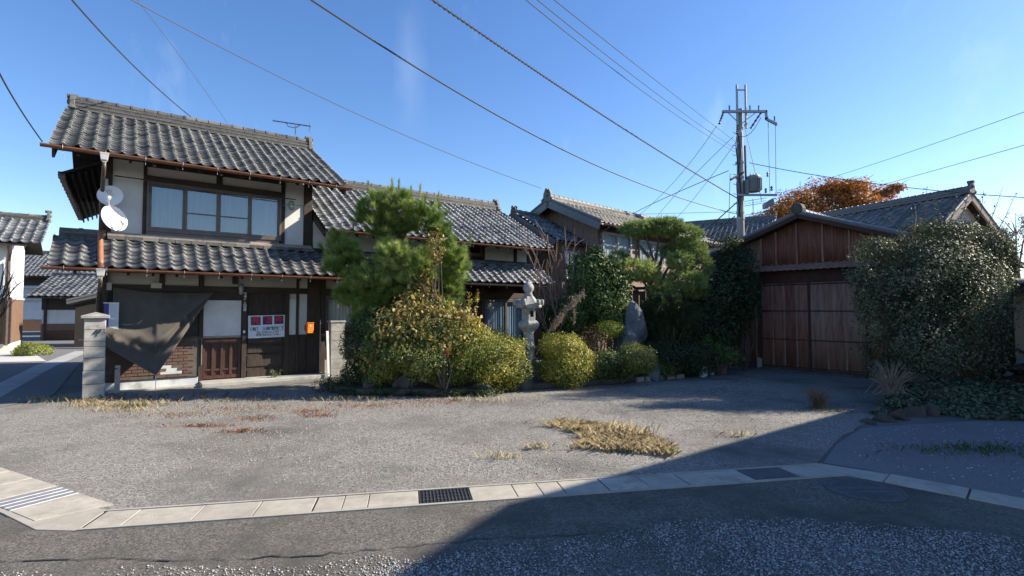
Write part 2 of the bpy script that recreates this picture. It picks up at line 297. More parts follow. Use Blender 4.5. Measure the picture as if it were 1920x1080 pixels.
# ------------------------------------------------------------------ ground, roads, court
def sheet(name, pts, z, mat, kind='structure'):
    v = [(x, y, z) for x, y in pts]; me = D.meshes.new(name); me.from_pydata(v, [], [tuple(range(len(v)))]); me.update()
    o = link(name, me, None, mat)
    if kind: o['kind'] = kind
    return o
def rough_edge(a, b, n, amp):
    a, b = Vector(a), Vector(b); d = (b - a); nrm = Vector((-d.y, d.x)).normalized(); out = []
    for i in range(n):
        t = i / n; out.append(tuple(a + d * t + nrm * (RN.uniform(-amp, amp) if 0 < i else 0)))
    return out
m_earth = M('bare_earth_and_asphalt', (0.07, 0.07, 0.07), (0.12, 0.118, 0.112), 1.2, 0.95, 0.3, 30)
def ground_mat(name, c1, c2, dark, s1, s2, bump, p=(0.46, 0.62), big=0.55, warm=None, vor=None):
    m = D.materials.new(name); m.use_nodes = True; N, L = m.node_tree.nodes, m.node_tree.links
    pb = N['Principled BSDF']; pb.inputs['Roughness'].default_value = 0.92; pb.inputs['Specular IOR Level'].default_value = 0.25
    co = N.new('ShaderNodeTexCoord').outputs['Object']
    def noise(sc, det=5, ro=0.65):
        n = N.new('ShaderNodeTexNoise'); n.inputs['Scale'].default_value = sc; n.inputs['Detail'].default_value = det; n.inputs['Roughness'].default_value = ro; L.new(co, n.inputs['Vector']); return n.outputs['Fac']
    def rng(f, a, b):
        r = N.new('ShaderNodeMapRange'); r.inputs['From Min'].default_value = a; r.inputs['From Max'].default_value = b; L.new(f, r.inputs['Value']); return r.outputs['Result']
    def mix(f, a, b):
        x = N.new('ShaderNodeMix'); x.data_type = 'RGBA'; L.new(f, x.inputs['Factor'])
        for k, q in (('A', a), ('B', b)):
            if isinstance(q, tuple): x.inputs[k].default_value = (*q, 1)
            else: L.new(q, x.inputs[k])
        return x.outputs['Result']
    vo = N.new('ShaderNodeTexVoronoi'); vo.inputs['Scale'].default_value = vor or s1; L.new(co, vo.inputs['Vector'])
    sep = N.new('ShaderNodeSeparateColor'); L.new(vo.outputs['Color'], sep.inputs['Color'])
    stones = rng(sep.outputs['Red'], 0.15, 1.0)
    col = mix(stones, c1, c2)
    col = mix(rng(noise(s2, 6), *p), col, dark)
    col = mix(rng(noise(s1 * 2.3, 3), 0.52, 0.75), col, c1)
    if warm: col = mix(rng(noise(1.3, 7), 0.56, 0.72), col, warm)
    L.new(col, pb.inputs['Base Color'])
    b = N.new('ShaderNodeBump'); b.inputs['Strength'].default_value = bump; b.inputs['Distance'].default_value = 0.012
    ad = N.new('ShaderNodeMath'); ad.operation = 'ADD'; L.new(sep.outputs['Green'], ad.inputs[0]); L.new(noise(s1 * 1.5), ad.inputs[1])
    L.new(ad.outputs[0], b.inputs['Height']); L.new(b.outputs['Normal'], pb.inputs['Normal'])
    return m
m_lot = ground_mat('gravelly_court', (0.150, 0.142, 0.128), (0.40, 0.385, 0.35), (0.125, 0.12, 0.11), 68, 0.5, 1.0, p=(0.47, 0.66), warm=(0.21, 0.19, 0.16))
m_asph = ground_mat('coarse_asphalt', (0.088, 0.082, 0.073), (0.23, 0.215, 0.192), (0.092, 0.086, 0.077), 80, 1.1, 1.0, p=(0.45, 0.62), warm=(0.16, 0.15, 0.135))
m_asph_s = ground_mat('smooth_old_asphalt', (0.14, 0.14, 0.14), (0.19, 0.19, 0.19), (0.16, 0.16, 0.158), 120, 0.6, 0.3)
m_drive = ground_mat('grey_side_drive', (0.14, 0.145, 0.15), (0.22, 0.225, 0.23), (0.16, 0.162, 0.165), 90, 0.9, 0.5)
m_gbase = ground_mat('gravel_bed', (0.09, 0.09, 0.09), (0.24, 0.24, 0.24), (0.13, 0.13, 0.13), 45, 1.5, 1.2)

sheet('ground', [(-600, -300), (600, -300), (600, 900), (-600, 900)], 0.0, m_earth)
# strip geometry (covered gutter) in metres
SA, SANG = Vector((-3.29, 4.04)), rad(11.2)
SD = Vector((math.cos(SANG), math.sin(SANG))); SN = Vector((-SD.y, SD.x)); SLEN, SW = 6.80, 0.41
def sp(a, b): return SA + SD * a + SN * b
SB0 = sp(0, SW); SB1 = sp(SLEN, SW)
R0 = sp(SLEN, 0); RD = (Vector((4.28, 4.46)) - R0).normalized(); RNm = Vector((-RD.y, RD.x))
LD = (Vector((-4.89, 5.09)) - Vector((-3.38, 4.43))).normalized(); LN = Vector((LD.y, -LD.x))
H_O, H_A = Vector((-8.331, 10.693, 0)), rad(36.7)
HU = Vector((math.cos(H_A), math.sin(H_A))); HV = Vector((-HU.y, HU.x))
def hw(u, v): return Vector((H_O.x, H_O.y)) + HU * u + HV * v
lot = rough_edge((-5.0, 5.2), (-8.6, 8.6), 8, 0.06) + rough_edge((-8.6, 8.6), (-9.0, 10.4), 4, 0.05) + [tuple(hw(-0.2, 0.4)), tuple(hw(13, 0.6)), (7.2, 15.6), (11.5, 10.6), (7.6, 9.3)]
lot += rough_edge((6.6, 8.9), (4.9, 7.55), 4, 0.05) + rough_edge((4.9, 7.55), (4.0, 6.6), 4, 0.04) + [tuple(SB1 + SN * 0.01), tuple(SB0 + SN * 0.01)]
sheet('gravel_court', lot, 0.005, m_lot)
front = [(-60, 30), (-14, 9.5)] + [(-5.2, 4.9), tuple(SA + LD * 1.4 - LN * 0.0), tuple(SA), tuple(R0), tuple(R0 + RD * 40), (40, -60), (-60, -60)]
front = [(-30, -30), (-30, 3.0), (-6.5, 5.2), (-4.4, 4.42), tuple(sp(0, 0)), tuple(R0), tuple(R0 + RD * 30), (30, -30)]
sheet('front_road', front, 0.004, m_asph)
sheet('side_drive', [tuple(R0 + RD * 0.05 + RNm * 0.36), tuple(SB1 + SN * 0.02 + SD * 0.1), (4.05, 6.62), (4.95, 7.5), (5.9, 7.75), (7.2, 8.0), (14, 8.2), (20, -8), tuple(R0 + RD * 14 + RNm * 0.36)], 0.006, m_drive)
# road running away on the left
sheet('left_road', [(-4.4, 4.46), (-5.0, 5.2), (-8.6, 8.6), (-9.0, 10.4), (-14.6, 18.0), (-20.5, 26.5), (-34, 44), (-42, 40), (-24, 22), (-20, 20.4), (-15.5, 13.2), (-13, 8), (-12, 5.4), (-6.5, 5.3)], 0.0085, m_asph_s)
m_strip = M('old_concrete_gutter_line', (0.27, 0.27, 0.265), (0.36, 0.36, 0.35), 2, 0.9, 0.2, 40)
sheet('road_side_gutter', [(-9.25, 8.85), (-9.8, 9.35), (-14.1, 15.6), (-17.4, 21.0), (-16.9, 21.2), (-13.55, 15.7), (-9.2, 9.3)], 0.013, m_strip)
sheet('left_pavement', [(-17.3, 19.2), (-14.9, 16.9), (-20.5, 15.7), (-30, 17), (-30, 21), (-19.4, 21.2)], 0.02, M('pale_side_paving', (0.42, 0.41, 0.38), (0.52, 0.51, 0.48), 2, 0.9, 0.1, 30))

# the covered gutter: concrete channel edges, each cover slab a piece
def quad_prism(a0, a1, b0, b1, z0, z1, f): # box in strip coordinates
    p = [f(a0, b0), f(a1, b0), f(a1, b1), f(a0, b1)]
    return MB().hexa([(*q, z0) for q in p] + [(*q, z1) for q in p])
gut = thing('covered_gutter', (0, 0, 0), 'pale concrete covered gutter edging the gravel court', 'gutter'); gut['kind'] = 'structure'
del gut['category']
def rails(f, L0, L1, w, bed=True):
    quad_prism(L0, L1, 0.0, 0.035, -0.05, 0.016, f).build('channel_edge', m_slab, gut)
    quad_prism(L0, L1, w - 0.03, w, -0.05, 0.016, f).build('channel_edge', m_slab, gut)
    quad_prism(L0, L1, 0.03, w - 0.02, -0.06, 0.0065, f).build('channel_shade_bed', m_dark, gut)  # shallow near-black bed stands in for the shaded depth under the covers
rails(sp, 0.0, SLEN, SW)
cuts = [0.02, 0.28, 0.77, 1.22, 1.68, 1.91, 2.12, 2.55, 3.01, 3.42, 3.66, 3.87, 4.29, 4.69, 5.10, 5.40, 5.80, 6.30, 6.70]
for i in range(len(cuts) - 1):
    a, b = cuts[i], cuts[i + 1]
    if i == 7:
        g_ = MB()
        for k in range(15): g_.add(*[(quad_prism(a + 0.006 + k * (b - a - 0.02) / 14, a + 0.014 + k * (b - a - 0.02) / 14, 0.045, SW - 0.04, -0.02, 0.014, sp).v), quad_prism(0, 1, 0, 1, 0, 1, sp).f])
        for k in range(5):
            q = quad_prism(a + 0.005, b - 0.005, 0.045 + k * 0.079, 0.054 + k * 0.079, -0.02, 0.012, sp); g_.add(q.v, q.f)
        g_.build('drain_grate', m_iron, gut); continue
    if i == 15 + 1: mt, tv = m_iron, 0.0
    else: mt, tv = m_slab, RN.uniform(0, 0.55)
    gap = RN.choice([0.004, 0.005, 0.012]); q = quad_prism(a + 0.003, b - gap, 0.042, SW - 0.037, -0.03, 0.0135 + RN.uniform(-0.002, 0.002), sp); q.t = [tv] * 8
    q.build('cover_slab', mt, gut, bevel=0.004)
def spr(a, b): return R0 + RD * a + RNm * b
for i in range(9):
    a = 0.30 + i * 0.62; q = quad_prism(a, a + 0.61 - RN.uniform(0, 0.015), 0.02, 0.34, -0.03, 0.015 + RN.uniform(-0.002, 0.003), spr); q.t = [RN.uniform(0.1, 0.7)] * 8
    q.build('cover_slab', m_slab, gut, bevel=0.004)
MB().poly([tuple(sp(6.70, 0.04)), tuple(R0 + RD * 0.02), tuple(spr(0.29, 0.02)), tuple(spr(0.29, 0.34)), tuple(sp(6.85, SW)), tuple(sp(6.71, SW))], -0.03, 0.012).build('corner_slab', m_slab, gut, bevel=0.004)
def spl(a, b): # left run, from the corner outwards to the left
    return SA + LD * a + LN * (-b)
LW = 0.62
def spl(a, b): return Vector((-3.40, 4.10)) + LD * a + Vector((-LD.y, LD.x)) * (-b)
c_ = [(-3.29, 4.04), (-3.62, 4.06), (-4.25, 4.42), (-6.2, 5.3), (-6.0, 5.75), (-4.9, 5.12), (-3.38, 4.45)]
MB().poly(c_[::-1], -0.05, 0.010).build('corner_slab', m_slab, gut, bevel=0.004)
def cover(pts, mt, nm, z=0.0145, tv=0.3):
    q = MB(); q.tv = tv; q.poly(pts[::-1], -0.02, z).build(nm, mt, gut, bevel=0.004)
def lpt(a, b): # a along the left run, b across from front
    o = Vector((-3.78, 4.20)); d = Vector((-0.885, 0.466)); n = Vector((0.466, 0.885)); return tuple(o + d * a + n * b)
cover([lpt(0, 0.02), lpt(0.42, 0.02), lpt(0.42, 0.5), lpt(-0.15, 0.5)], m_slab, 'cover_slab', tv=0.1)
for k in range(4): cover([lpt(0.44 + k * 0.10, 0.02), lpt(0.525 + k * 0.10, 0.02), lpt(0.525 + k * 0.10, 0.5), lpt(0.44 + k * 0.10, 0.5)], m_steel, 'steel_grate_bar', 0.017)
for k in range(3): cover([lpt(0.86 + k * 0.5, 0.02), lpt(1.34 + k * 0.5, 0.02), lpt(1.34 + k * 0.5, 0.5), lpt(0.86 + k * 0.5, 0.5)], m_slab, 'cover_slab', tv=0.2)

# manhole cover
mhc = thing('manhole_cover', (3.27, 4.95, 0.004), 'round cast iron manhole cover in the asphalt beside the gutter corner', 'manhole cover')
MB().lathe([(0.33, -0.02), (0.33, 0.007), (0.30, 0.007), (0.30, 0.002)], 40).build('rim', m_iron, mhc)
MB().lathe([(0.295, -0.02), (0.295, 0.005)], 40).build('lid', m_iron, mhc)
rb = MB()
for k in range(-4, 5):
    w = math.sqrt(max(0.01, 0.25 ** 2 - (k * 0.055) ** 2))
    if abs(k) == 1: continue
    for j in range(5):
        x0 = -w + j * 2 * w / 5; rb.box(x0 + 0.01, x0 + 2 * w / 5 - 0.01, k * 0.055 - 0.012, k * 0.055 + 0.012, 0.004, 0.009)
rb.build('raised_pattern', m_iron, mhc)['kind'] = 'stuff'

# loose stones (nobody could count them)
def stones(name, pts, smin, smax, mat, label, flat=0.6):
    n = len(pts); base = np.array([(1, 0, 0), (-1, 0, 0), (0, 1, 0), (0, -1, 0), (0, 0, 1), (0, 0, -1)], float)
    fac = np.array([(0, 2, 4), (2, 1, 4), (1, 3, 4), (3, 0, 4), (2, 0, 5), (1, 2, 5), (3, 1, 5), (0, 3, 5)])
    s = NR.uniform(smin, smax, (n, 1, 1)) * NR.uniform(0.7, 1.3, (n, 6, 1)); v = base[None] * s
    ang = NR.uniform(0, 6.28, n); c, sn = np.cos(ang), np.sin(ang); tl = NR.normal(0, 0.5, (n, 2))
    x = v[:, :, 0] * c[:, None] - v[:, :, 1] * sn[:, None]; y = v[:, :, 0] * sn[:, None] + v[:, :, 1] * c[:, None]
    z = v[:, :, 2] * flat + x * tl[:, :1] * 0.5 + y * tl[:, 1:] * 0.5
    v = np.stack([x + pts[:, :1], y + pts[:, 1:2], z + 0.006 + s[:, 0] * 0.25], -1).reshape(-1, 3)
    f = (fac[None] + 6 * np.arange(n)[:, None, None]).reshape(-1, 3)
    me = mesh_np(name, v, f, np.repeat(NR.uniform(0, 1, n) ** 1.5, 6)); o = link(name, me, None, mat)
    o['kind'] = 'stuff'; return tag(o, label, 'gravel')
def in_poly(P, poly):
    x, y = P[:, 0], P[:, 1]; ins = np.zeros(len(P), bool); j = len(poly) - 1
    for i in range(len(poly)):
        xi, yi = poly[i]; xj, yj = poly[j]
        c = ((yi > y) != (yj > y)) & (x < (xj - xi) * (y - yi) / (yj - yi + 1e-12) + xi); ins ^= c; j = i
    return ins
def scatter(n, poly):
    a = np.array(poly); lo, hi = a.min(0), a.max(0); P = NR.uniform(lo, hi, (n * 4, 2)); P = P[in_poly(P, poly)]; return P[:n]
def edge_dist(P, poly):
    d = np.full(len(P), 1e9)
    for a, b in zip(poly, poly[1:] + poly[:1]):
        a, b = np.array(a, float), np.array(b, float); t = np.clip(((P - a) @ (b - a)) / ((b - a) @ (b - a)), 0, 1); d = np.minimum(d, np.linalg.norm(P - a - t[:, None] * (b - a), axis=1))
    return d
def lown(P, s, seed=0):
    r = np.random.default_rng(seed); o = np.zeros(len(P))
    for k in range(6):
        d = r.normal(0, 1, 2) * s; o += np.sin(P[:, 0] * d[0] + P[:, 1] * d[1] + r.uniform(0, 6.28))
    return o / 3
m_gstone = M('crushed_grey_stone', (0.15, 0.155, 0.16), (0.30, 0.30, 0.30), 30, 0.85, tint=(0.44, 0.44, 0.435))
gp_ = [(-0.95, 3.62), (-0.1, 3.86), (0.75, 4.02), (1.3, 4.27), (1.95, 4.36), (2.7, 4.22), (3.4, 4.05), (4.4, 3.7), (4.2, 2.2), (-0.5, 2.2), (-1.2, 3.0)]
P = scatter(30000, gp_); P = P[(lown(P, 5.0, 3) + lown(P, 1.7, 4) > -1.6 + NR.uniform(-0.7, 0.7, len(P))) & (edge_dist(P, gp_) + 0.08 * lown(P, 9, 2) > NR.uniform(0, 0.3, len(P)) ** 1.3)]
P2 = scatter(42000, gp_); P2 = P2[edge_dist(P2, gp_) + 0.08 * lown(P2, 9, 2) > NR.uniform(0, 0.4, len(P2)) ** 1.3]
stones('gravel', P2, 0.0015, 0.005, m_gstone, 'fine grey grit between the crushed stones of the near road edge')
stones('gravel', P, 0.003, 0.0105, m_gstone, 'crushed grey gravel strewn over the near road edge')
gp2 = [(-4.5, 2.6), (-4.2, 3.3), (-2.5, 3.50), (-1.4, 3.48), (-0.9, 3.66), (-0.4, 3.4), (-0.4, 2.6)]
P = scatter(11000, gp2); P = P[lown(P, 3.0, 6) + (3.35 - P[:, 1]) * 2 > NR.uniform(-1.0, 0.6, len(P))]; stones('gravel', P, 0.002, 0.0095, M('grey_asphalt_crumb', (0.13, 0.125, 0.118), (0.30, 0.29, 0.275), 30, 0.9, tint=(0.52, 0.50, 0.47)), 'pale sunlit gravel crumbs along the cracked asphalt edge')
lotp = [(-6.3, 7.2), (-8.0, 9.0), (-6.0, 10.0), (0, 10.0), (2.2, 11.2), (6.0, 13.0), (5.0, 7.9), (3.4, 6.1), (-3.2, 4.6), (-4.6, 5.4)]
P = scatter(34000, lotp); k = lown(P, 1.1, 5) + 0.25 * (P[:, 1] - 6.2) - 0.25 * np.abs(P[:, 0] + 1); P = P[k > -0.4 + NR.uniform(-0.8, 0.8, len(P))]
stones('gravel', P, 0.0028, 0.0115, M('court_pebble', (0.15, 0.145, 0.138), (0.30, 0.29, 0.275), 30, 0.85, tint=(0.50, 0.485, 0.46)), 'small pale pebbles scattered across the court', 0.5)
P = scatter(420, [(4.0, 6.3), (5.0, 7.4), (7.0, 7.9), (7.0, 4.5), (5.0, 4.6), (3.9, 5.6)]); stones('gravel', P, 0.006, 0.02, m_gstone, 'loose pale stones on the shaded side drive', 0.4)
# crack ridge of broken asphalt
ck = MB(); prev = None
cp_ = [(-4.2, 3.40), (-3.4, 3.56), (-2.7, 3.60), (-2.0, 3.58), (-1.3, 3.66), (-0.75, 3.76), (-0.25, 3.90), (0.5, 3.97), (1.0, 4.08), (1.45, 4.26)]
pp = []
for i in range(len(cp_) - 1):
    for t in range(8):
        q = Vector(cp_[i]).lerp(Vector(cp_[i + 1]), t / 8); pp.append((q.x + RN.uniform(-0.02, 0.02), q.y + RN.uniform(-0.022, 0.022)))
for i in range(len(pp) - 1):
    a, b = Vector(pp[i]), Vector(pp[i + 1]); n = Vector((-(b - a).y, (b - a).x)).normalized(); w = RN.choice([0.0015, 0.002, 0.004, 0.007, 0.012])
    if RN.random() < 0.12: continue
    ck.add([(*(a - n * w), 0.0105), (*(b - n * w), 0.0105), (*(b + n * 0.004), 0.0105), (*(a + n * 0.004), 0.0105)], [(0, 1, 2, 3)])
o = ck.build('asphalt_crack', m_black); o['kind'] = 'structure'
# ------------------------------------------------------------------ tiled roofs
PROF = [(0.0, 0.030), (0.10, 0.012), (0.26, 0.0), (0.44, 0.0), (0.60, 0.011), (0.72, 0.034), (0.83, 0.054), (0.93, 0.053), (1.03, 0.029)]
def tile_geo(W, Ex, lift=0.040, lip=0.042):
    k = W / 0.24; n = len(PROF)
    v = [(s * W, -0.012, p * k + lift) for s, p in PROF] + [(s * W, Ex + 0.02, p * k) for s, p in PROF] + [(s * W, -0.010, p * k + lift - lip) for s, p in PROF]
    f = [(i, i + 1, n + i + 1, n + i) for i in range(n - 1)] + [(2 * n + i, 2 * n + i + 1, i + 1, i) for i in range(n - 1)]
    return np.array(v), np.array(f)
_tm = {}
def tile_variants(W, Ex, mat):
    key = (round(W, 4), round(Ex, 4), mat.name)
    if key not in _tm:
        v, f = tile_geo(W, Ex); out = []
        for k in range(9):
            w = v.copy(); w[:, 2] += NR.uniform(-0.007, 0.007) + w[:, 0] * NR.normal(0, 0.018)
            me = mesh_np('roof_tile', w, f, np.full(len(w), (k / 8) ** 1.3)); me.materials.append(mat); out.append(me)
        _tm[key] = out
    return _tm[key]
def tile_roof(parent, o, S, T, cols, W, rows, Ex, mat, single=0, skip=None, order='low'):
    """o lower-left corner on the roof plane; S along the eave, T up the slope. The biggest tiles are pieces, the rest one mesh."""
    S, T, o = Vector(S).normalized(), Vector(T).normalized(), Vector(o); Nn = S.cross(T)
    base = Matrix(((S.x, T.x, Nn.x, 0), (S.y, T.y, Nn.y, 0), (S.z, T.z, Nn.z, 0), (0, 0, 0, 1)))
    cells = [(j, i) for j in range(rows) for i in range(cols) if not (skip and skip(i, j))]
    var = tile_variants(W, Ex, mat); v0, f0 = tile_geo(W, Ex); vs = []; fs = []; ts = []; n = 0
    for q, (j, i) in enumerate(cells):
        p = o + S * (i * W + RN.uniform(-0.004, 0.004)) + T * (j * Ex + RN.uniform(-0.008, 0.008)) + Nn * RN.uniform(-0.003, 0.003)
        if q < single:
            mt = base.copy() @ Matrix.Rotation(RN.gauss(0, 0.012), 4, 'Z'); mt.translation = p
            link('roof_tile', var[RN.randrange(9)], parent, None, mt)
        else:
            w = v0.copy(); w[:, 2] += RN.uniform(-0.007, 0.007) + w[:, 0] * RN.gauss(0, 0.018)
            a = np.array(S)[None] * w[:, :1] + np.array(T)[None] * w[:, 1:2] + np.array(Nn)[None] * w[:, 2:] + np.array(p)[None]
            vs.append(a); fs.append(f0 + n); ts.append(np.full(len(a), RN.random() ** 1.3)); n += len(a)
    if vs:
        so = link('roof_tiles', mesh_np('roof_tiles', np.concatenate(vs), np.concatenate(fs), np.concatenate(ts)), parent, mat); so['kind'] = 'stuff'
def ridge(parent, a, b, mat, layers=4, w=0.30, lh=0.055, cap=0.085, singles=True, dark_gap=True):
    """stacked ridge: flat courses with a row of round cap tiles; a, b the foot line"""
    a, b = Vector(a), Vector(b); d = (b - a); L = d.length; d.normalize(); s = d.cross(Vector((0, 0, 1))).normalized(); up = Vector((0, 0, 1))
    for k in range(layers):
        mb = MB(); x = 0.0; z0 = k * lh; ww = w / 2 - k * 0.016 + (0.014 if k == 0 else 0)
        while x < L:
            seg = min(0.62, L - x); mb.tv = RN.uniform(0.25, 0.5) if k % 2 == 0 else RN.uniform(0.0, 0.15); j = RN.uniform(-0.003, 0.003) - (0.02 if k % 2 else 0); h = lh - 0.010
            p = [a + d * x + s * (ww + j), a + d * (x + seg - 0.002) + s * (ww + j), a + d * (x + seg - 0.002) - s * (ww + j), a + d * x - s * (ww + j)]
            mb.hexa([q + up * z0 for q in p][::-1] + [q + up * (z0 + h) for q in p][::-1]); x += seg
        mb.build('ridge_course', mat, parent)
        cc = MB(); q = ww - 0.03
        p = [a + s * q, b + s * q, b - s * q, a - s * q]; cc.hexa([r + up * (z0 - 0.02) for r in p][::-1] + [r + up * (z0 + lh) for r in p][::-1]); cc.build('ridge_bed', m_deck, parent)
    x = 0.0; zt = layers * lh - 0.01; mb = MB()
    n = max(1, int(L / 0.27)); seg = L / n
    for i in range(n):
        m2 = MB(); m2.tv = RN.random(); vs = []; fs = []
        for t, rr in ((0.0, cap * 1.0), (seg * 0.8, cap), (seg * 0.82, cap * 1.16), (seg * 1.0, cap * 1.16)):
            for k in range(7):
                an = math.pi * k / 6; vs.append(a + d * (i * seg + t) + s * (rr * math.cos(an)) + up * (zt + rr * 1.05 * math.sin(an)))
        for r in range(3): fs += [(r * 7 + k, r * 7 + k + 1, (r + 1) * 7 + k + 1, (r + 1) * 7 + k) for k in range(6)]
        fs += [tuple(range(6, -1, -1)), tuple(range(21, 28))]
        if singles: m2.add(vs, fs).build('ridge_cap_tile', mat, parent)
        else: mb.tv = m2.tv; mb.add(vs, fs)
    if not singles: mb.build('ridge_cap', mat, parent)
def ogre(parent, c, d, mat, h=0.42, w=0.38):
    """ridge-end ornament: shouldered plate with a boss, facing along d"""
    d = Vector(d).normalized(); ang = math.atan2(d.y, d.x) + math.pi / 2
    mb = MB().prism([(-w * 0.55, 0), (w * 0.55, 0), (w * 0.60, h * 0.22), (w * 0.42, h * 0.34), (w * 0.40, h * 0.62), (w * 0.22, h * 0.92), (0, h), (-w * 0.22, h * 0.92), (-w * 0.40, h * 0.62), (-w * 0.42, h * 0.34), (-w * 0.60, h * 0.22)], -0.05, 0.05)
    mb.tube([(0, -0.10, h * 0.55), (0, -0.04, h * 0.55)], [w * 0.14, w * 0.22], 10); mb.tube([(0, -0.10, h * 0.88), (0, 0.12, h * 0.90)], 0.06, 10)
    for s in (-1, 1): mb.tube([(s * w * 0.5, -0.07, h * 0.12), (s * w * 0.5, 0.07, h * 0.12)], w * 0.13, 8)
    o = mb.build('ridge_end_ornament', mat, parent, bevel=0.012); o.location = c; o.rotation_euler = (0, 0, ang)
def half_pipe(parent, a, b, r, mat, name='eave_gutter', hang=0.62):
    a, b = Vector(a), Vector(b); d = (b - a).normalized(); s = d.cross(Vector((0, 0, 1))).normalized(); up = Vector((0, 0, 1)); vs = []; fs = []
    for p in (a, b):
        for k in range(9):
            an = math.pi * k / 8; vs.append(p + s * (r * math.cos(an)) - up * (r * math.sin(an)))
        for k in range(9):
            an = math.pi * (8 - k) / 8; vs.append(p + s * ((r - 0.006) * math.cos(an)) - up * ((r - 0.006) * math.sin(an)))
    fs = [(k, (k + 1) % 18, 18 + (k + 1) % 18, 18 + k) for k in range(18)] + [tuple(range(17, -1, -1)), tuple(range(18, 36))]
    g_ = MB().add(vs, fs).build(name, mat, parent, smooth=False)
    n = int((b - a).length / hang)
    for i in range(n):
        p = a + d * (hang * (i + 0.5)); MB().tube([p + s * r + up * 0.02, p + s * (r + 0.004) - up * r * 0.6, p - up * (r + 0.012), p - up * (r + 0.07)], 0.005, 4).build('gutter_hanger', m_steel, g_)
    return g_
def slope_deck(parent, name, u0, u1, v0, z0, v1, z1, th=0.07, mat=None):
    return MB().slab([(u0, v0, z0), (u1, v0, z0), (u1, v1, z1), (u0, v1, z1)], th).build(name, mat or m_deck, parent)
def rafters(parent, u0, u1, v0, z0, v1, z1, n, drop=0.075, w=0.05, h=0.07):
    for i in range(n):
        u = u0 + (u1 - u0) * (i + 0.5) / n
        MB().hexa([(u - w / 2, v0, z0 - drop - h), (u + w / 2, v0, z0 - drop - h), (u + w / 2, v1, z1 - drop - h), (u - w / 2, v1, z1 - drop - h), (u - w / 2, v0, z0 - drop), (u + w / 2, v0, z0 - drop), (u + w / 2, v1, z1 - drop), (u - w / 2, v1, z1 - drop)]).build('rafter', m_deck, parent)
def window(parent, u0, u1, z0, z1, v, n, frame, glass, curt, fw=0.045, midrail=(), depth=0.05, cv=0.09):
    """sliding window: outer frame with sashes, each pane and curtain a piece"""
    mb = MB()
    mb.box(u0, u1, v - depth, v + 0.02, z0, z0 + fw).box(u0, u1, v - depth, v + 0.02, z1 - fw, z1).box(u0, u0 + fw, v - depth, v + 0.02, z0 + fw, z1 - fw).box(u1 - fw, u1, v - depth, v + 0.02, z0 + fw, z1 - fw)
    f = mb.build('window', frame, parent, bevel=0.004); w = (u1 - u0 - 2 * fw) / n
    for i in range(n):
        a = u0 + fw + i * w; b = a + w; off = -0.024 if i in (1, 2) or (n == 2 and i == 1) else -0.002; y0, y1 = v + off - 0.02, v + off
        s = MB().box(a, a + fw, y0, y1, z0 + fw, z1 - fw).box(b - fw, b, y0, y1, z0 + fw, z1 - fw).box(a + fw, b - fw, y0, y1, z0 + fw, z0 + fw + 0.06).box(a + fw, b - fw, y0, y1, z1 - fw - 0.04, z1 - fw)
        if i in midrail: s.box(a + fw, b - fw, y0, y1, z0 + (z1 - z0) * 0.42, z0 + (z1 - z0) * 0.42 + 0.028)
        s.build('sash', frame, f)
        MB().box(a + fw, b - fw, y0 + 0.007, y0 + 0.011, z0 + fw + 0.06, z1 - fw - 0.04).build('pane', glass, f)
    if curt:
        nv = 60; vs = []; fs = []
        for i in range(nv + 1):
            x = u0 + 0.05 + (u1 - u0 - 0.1) * i / nv; y = v + cv + 0.018 * math.sin(i * 1.7) + 0.008 * math.sin(i * 4.1); vs += [(x, y, z0 + 0.06), (x, y, z1 - 0.03)]
        fs = [(2 * i, 2 * i + 2, 2 * i + 3, 2 * i + 1) for i in range(nv)]
        MB().add(vs, fs).build('curtain', curt, f, smooth=True)
    return f
# ------------------------------------------------------------------ two-storey house
H = thing('town_house', H_O, 'two-storey old house with wavy grey tiled roofs, white plaster and a wide upstairs window', 'house', rz=H_A)
# solid body behind the facade
MB().box(0.02, 4.0, 0.12, 4.6, 0.0, 4.62).build('wall_core', m_wood, H)
MB().box(-0.02, 0.04, 0.10, 7.8, 0.0, 4.4).build('side_wall', m_wood, H)
for k in range(14): MB().box(-0.045, -0.018, 0.25 + k * 0.52, 0.70 + k * 0.52, 0.05, 4.3).build('side_board', m_wood, H)
EA, EZ, RV, RZ = -1.0, 4.66, 2.0, 6.24
ur = slope_deck(H, 'main_roof', -0.76, 4.62, EA + 0.03, EZ, RV, RZ)
slope_deck(H, 'roof_slope', -0.76, 4.62, 5.0, EZ, RV, RZ)
sl_u = math.hypot(RV - EA, RZ - EZ); tu = (0, (RV - EA) / sl_u, (RZ - EZ) / sl_u)
NU = 25; WU = 5.46 / NU
tile_roof(ur, (-0.82, EA - 0.02, EZ + 0.008), (1, 0, 0), tu, NU, WU, 20, sl_u / 20, m_tile, single=138)
ridge(ur, (-0.66, RV, RZ - 0.01), (4.52, RV, RZ - 0.01), m_ridge, layers=6, w=0.38, lh=0.047)
ogre(ur, (-0.70, RV, RZ - 0.02), (-1, 0, 0), m_ridge, 0.38, 0.36); ogre(ur, (4.56, RV, RZ - 0.02), (1, 0, 0), m_ridge, 0.44, 0.36)
for uu in (-0.78, 4.60): MB().slab([(uu, EA + 0.02, EZ - 0.06), (uu + 0.04, EA + 0.02, EZ - 0.06), (uu + 0.04, RV, RZ - 0.06), (uu, RV, RZ - 0.06)], 0.16).build('bargeboard', m_wood, H)
rafters(H, -0.6, 4.5, EA + 0.06, EZ + 0.02, 0.1, EZ + 0.02 + 1.04 * (RZ - EZ) / 3, 13)
half_pipe(H, (-0.93, EA - 0.07, EZ - 0.01), (4.74, EA - 0.07, EZ - 0.035), 0.058, m_copper)
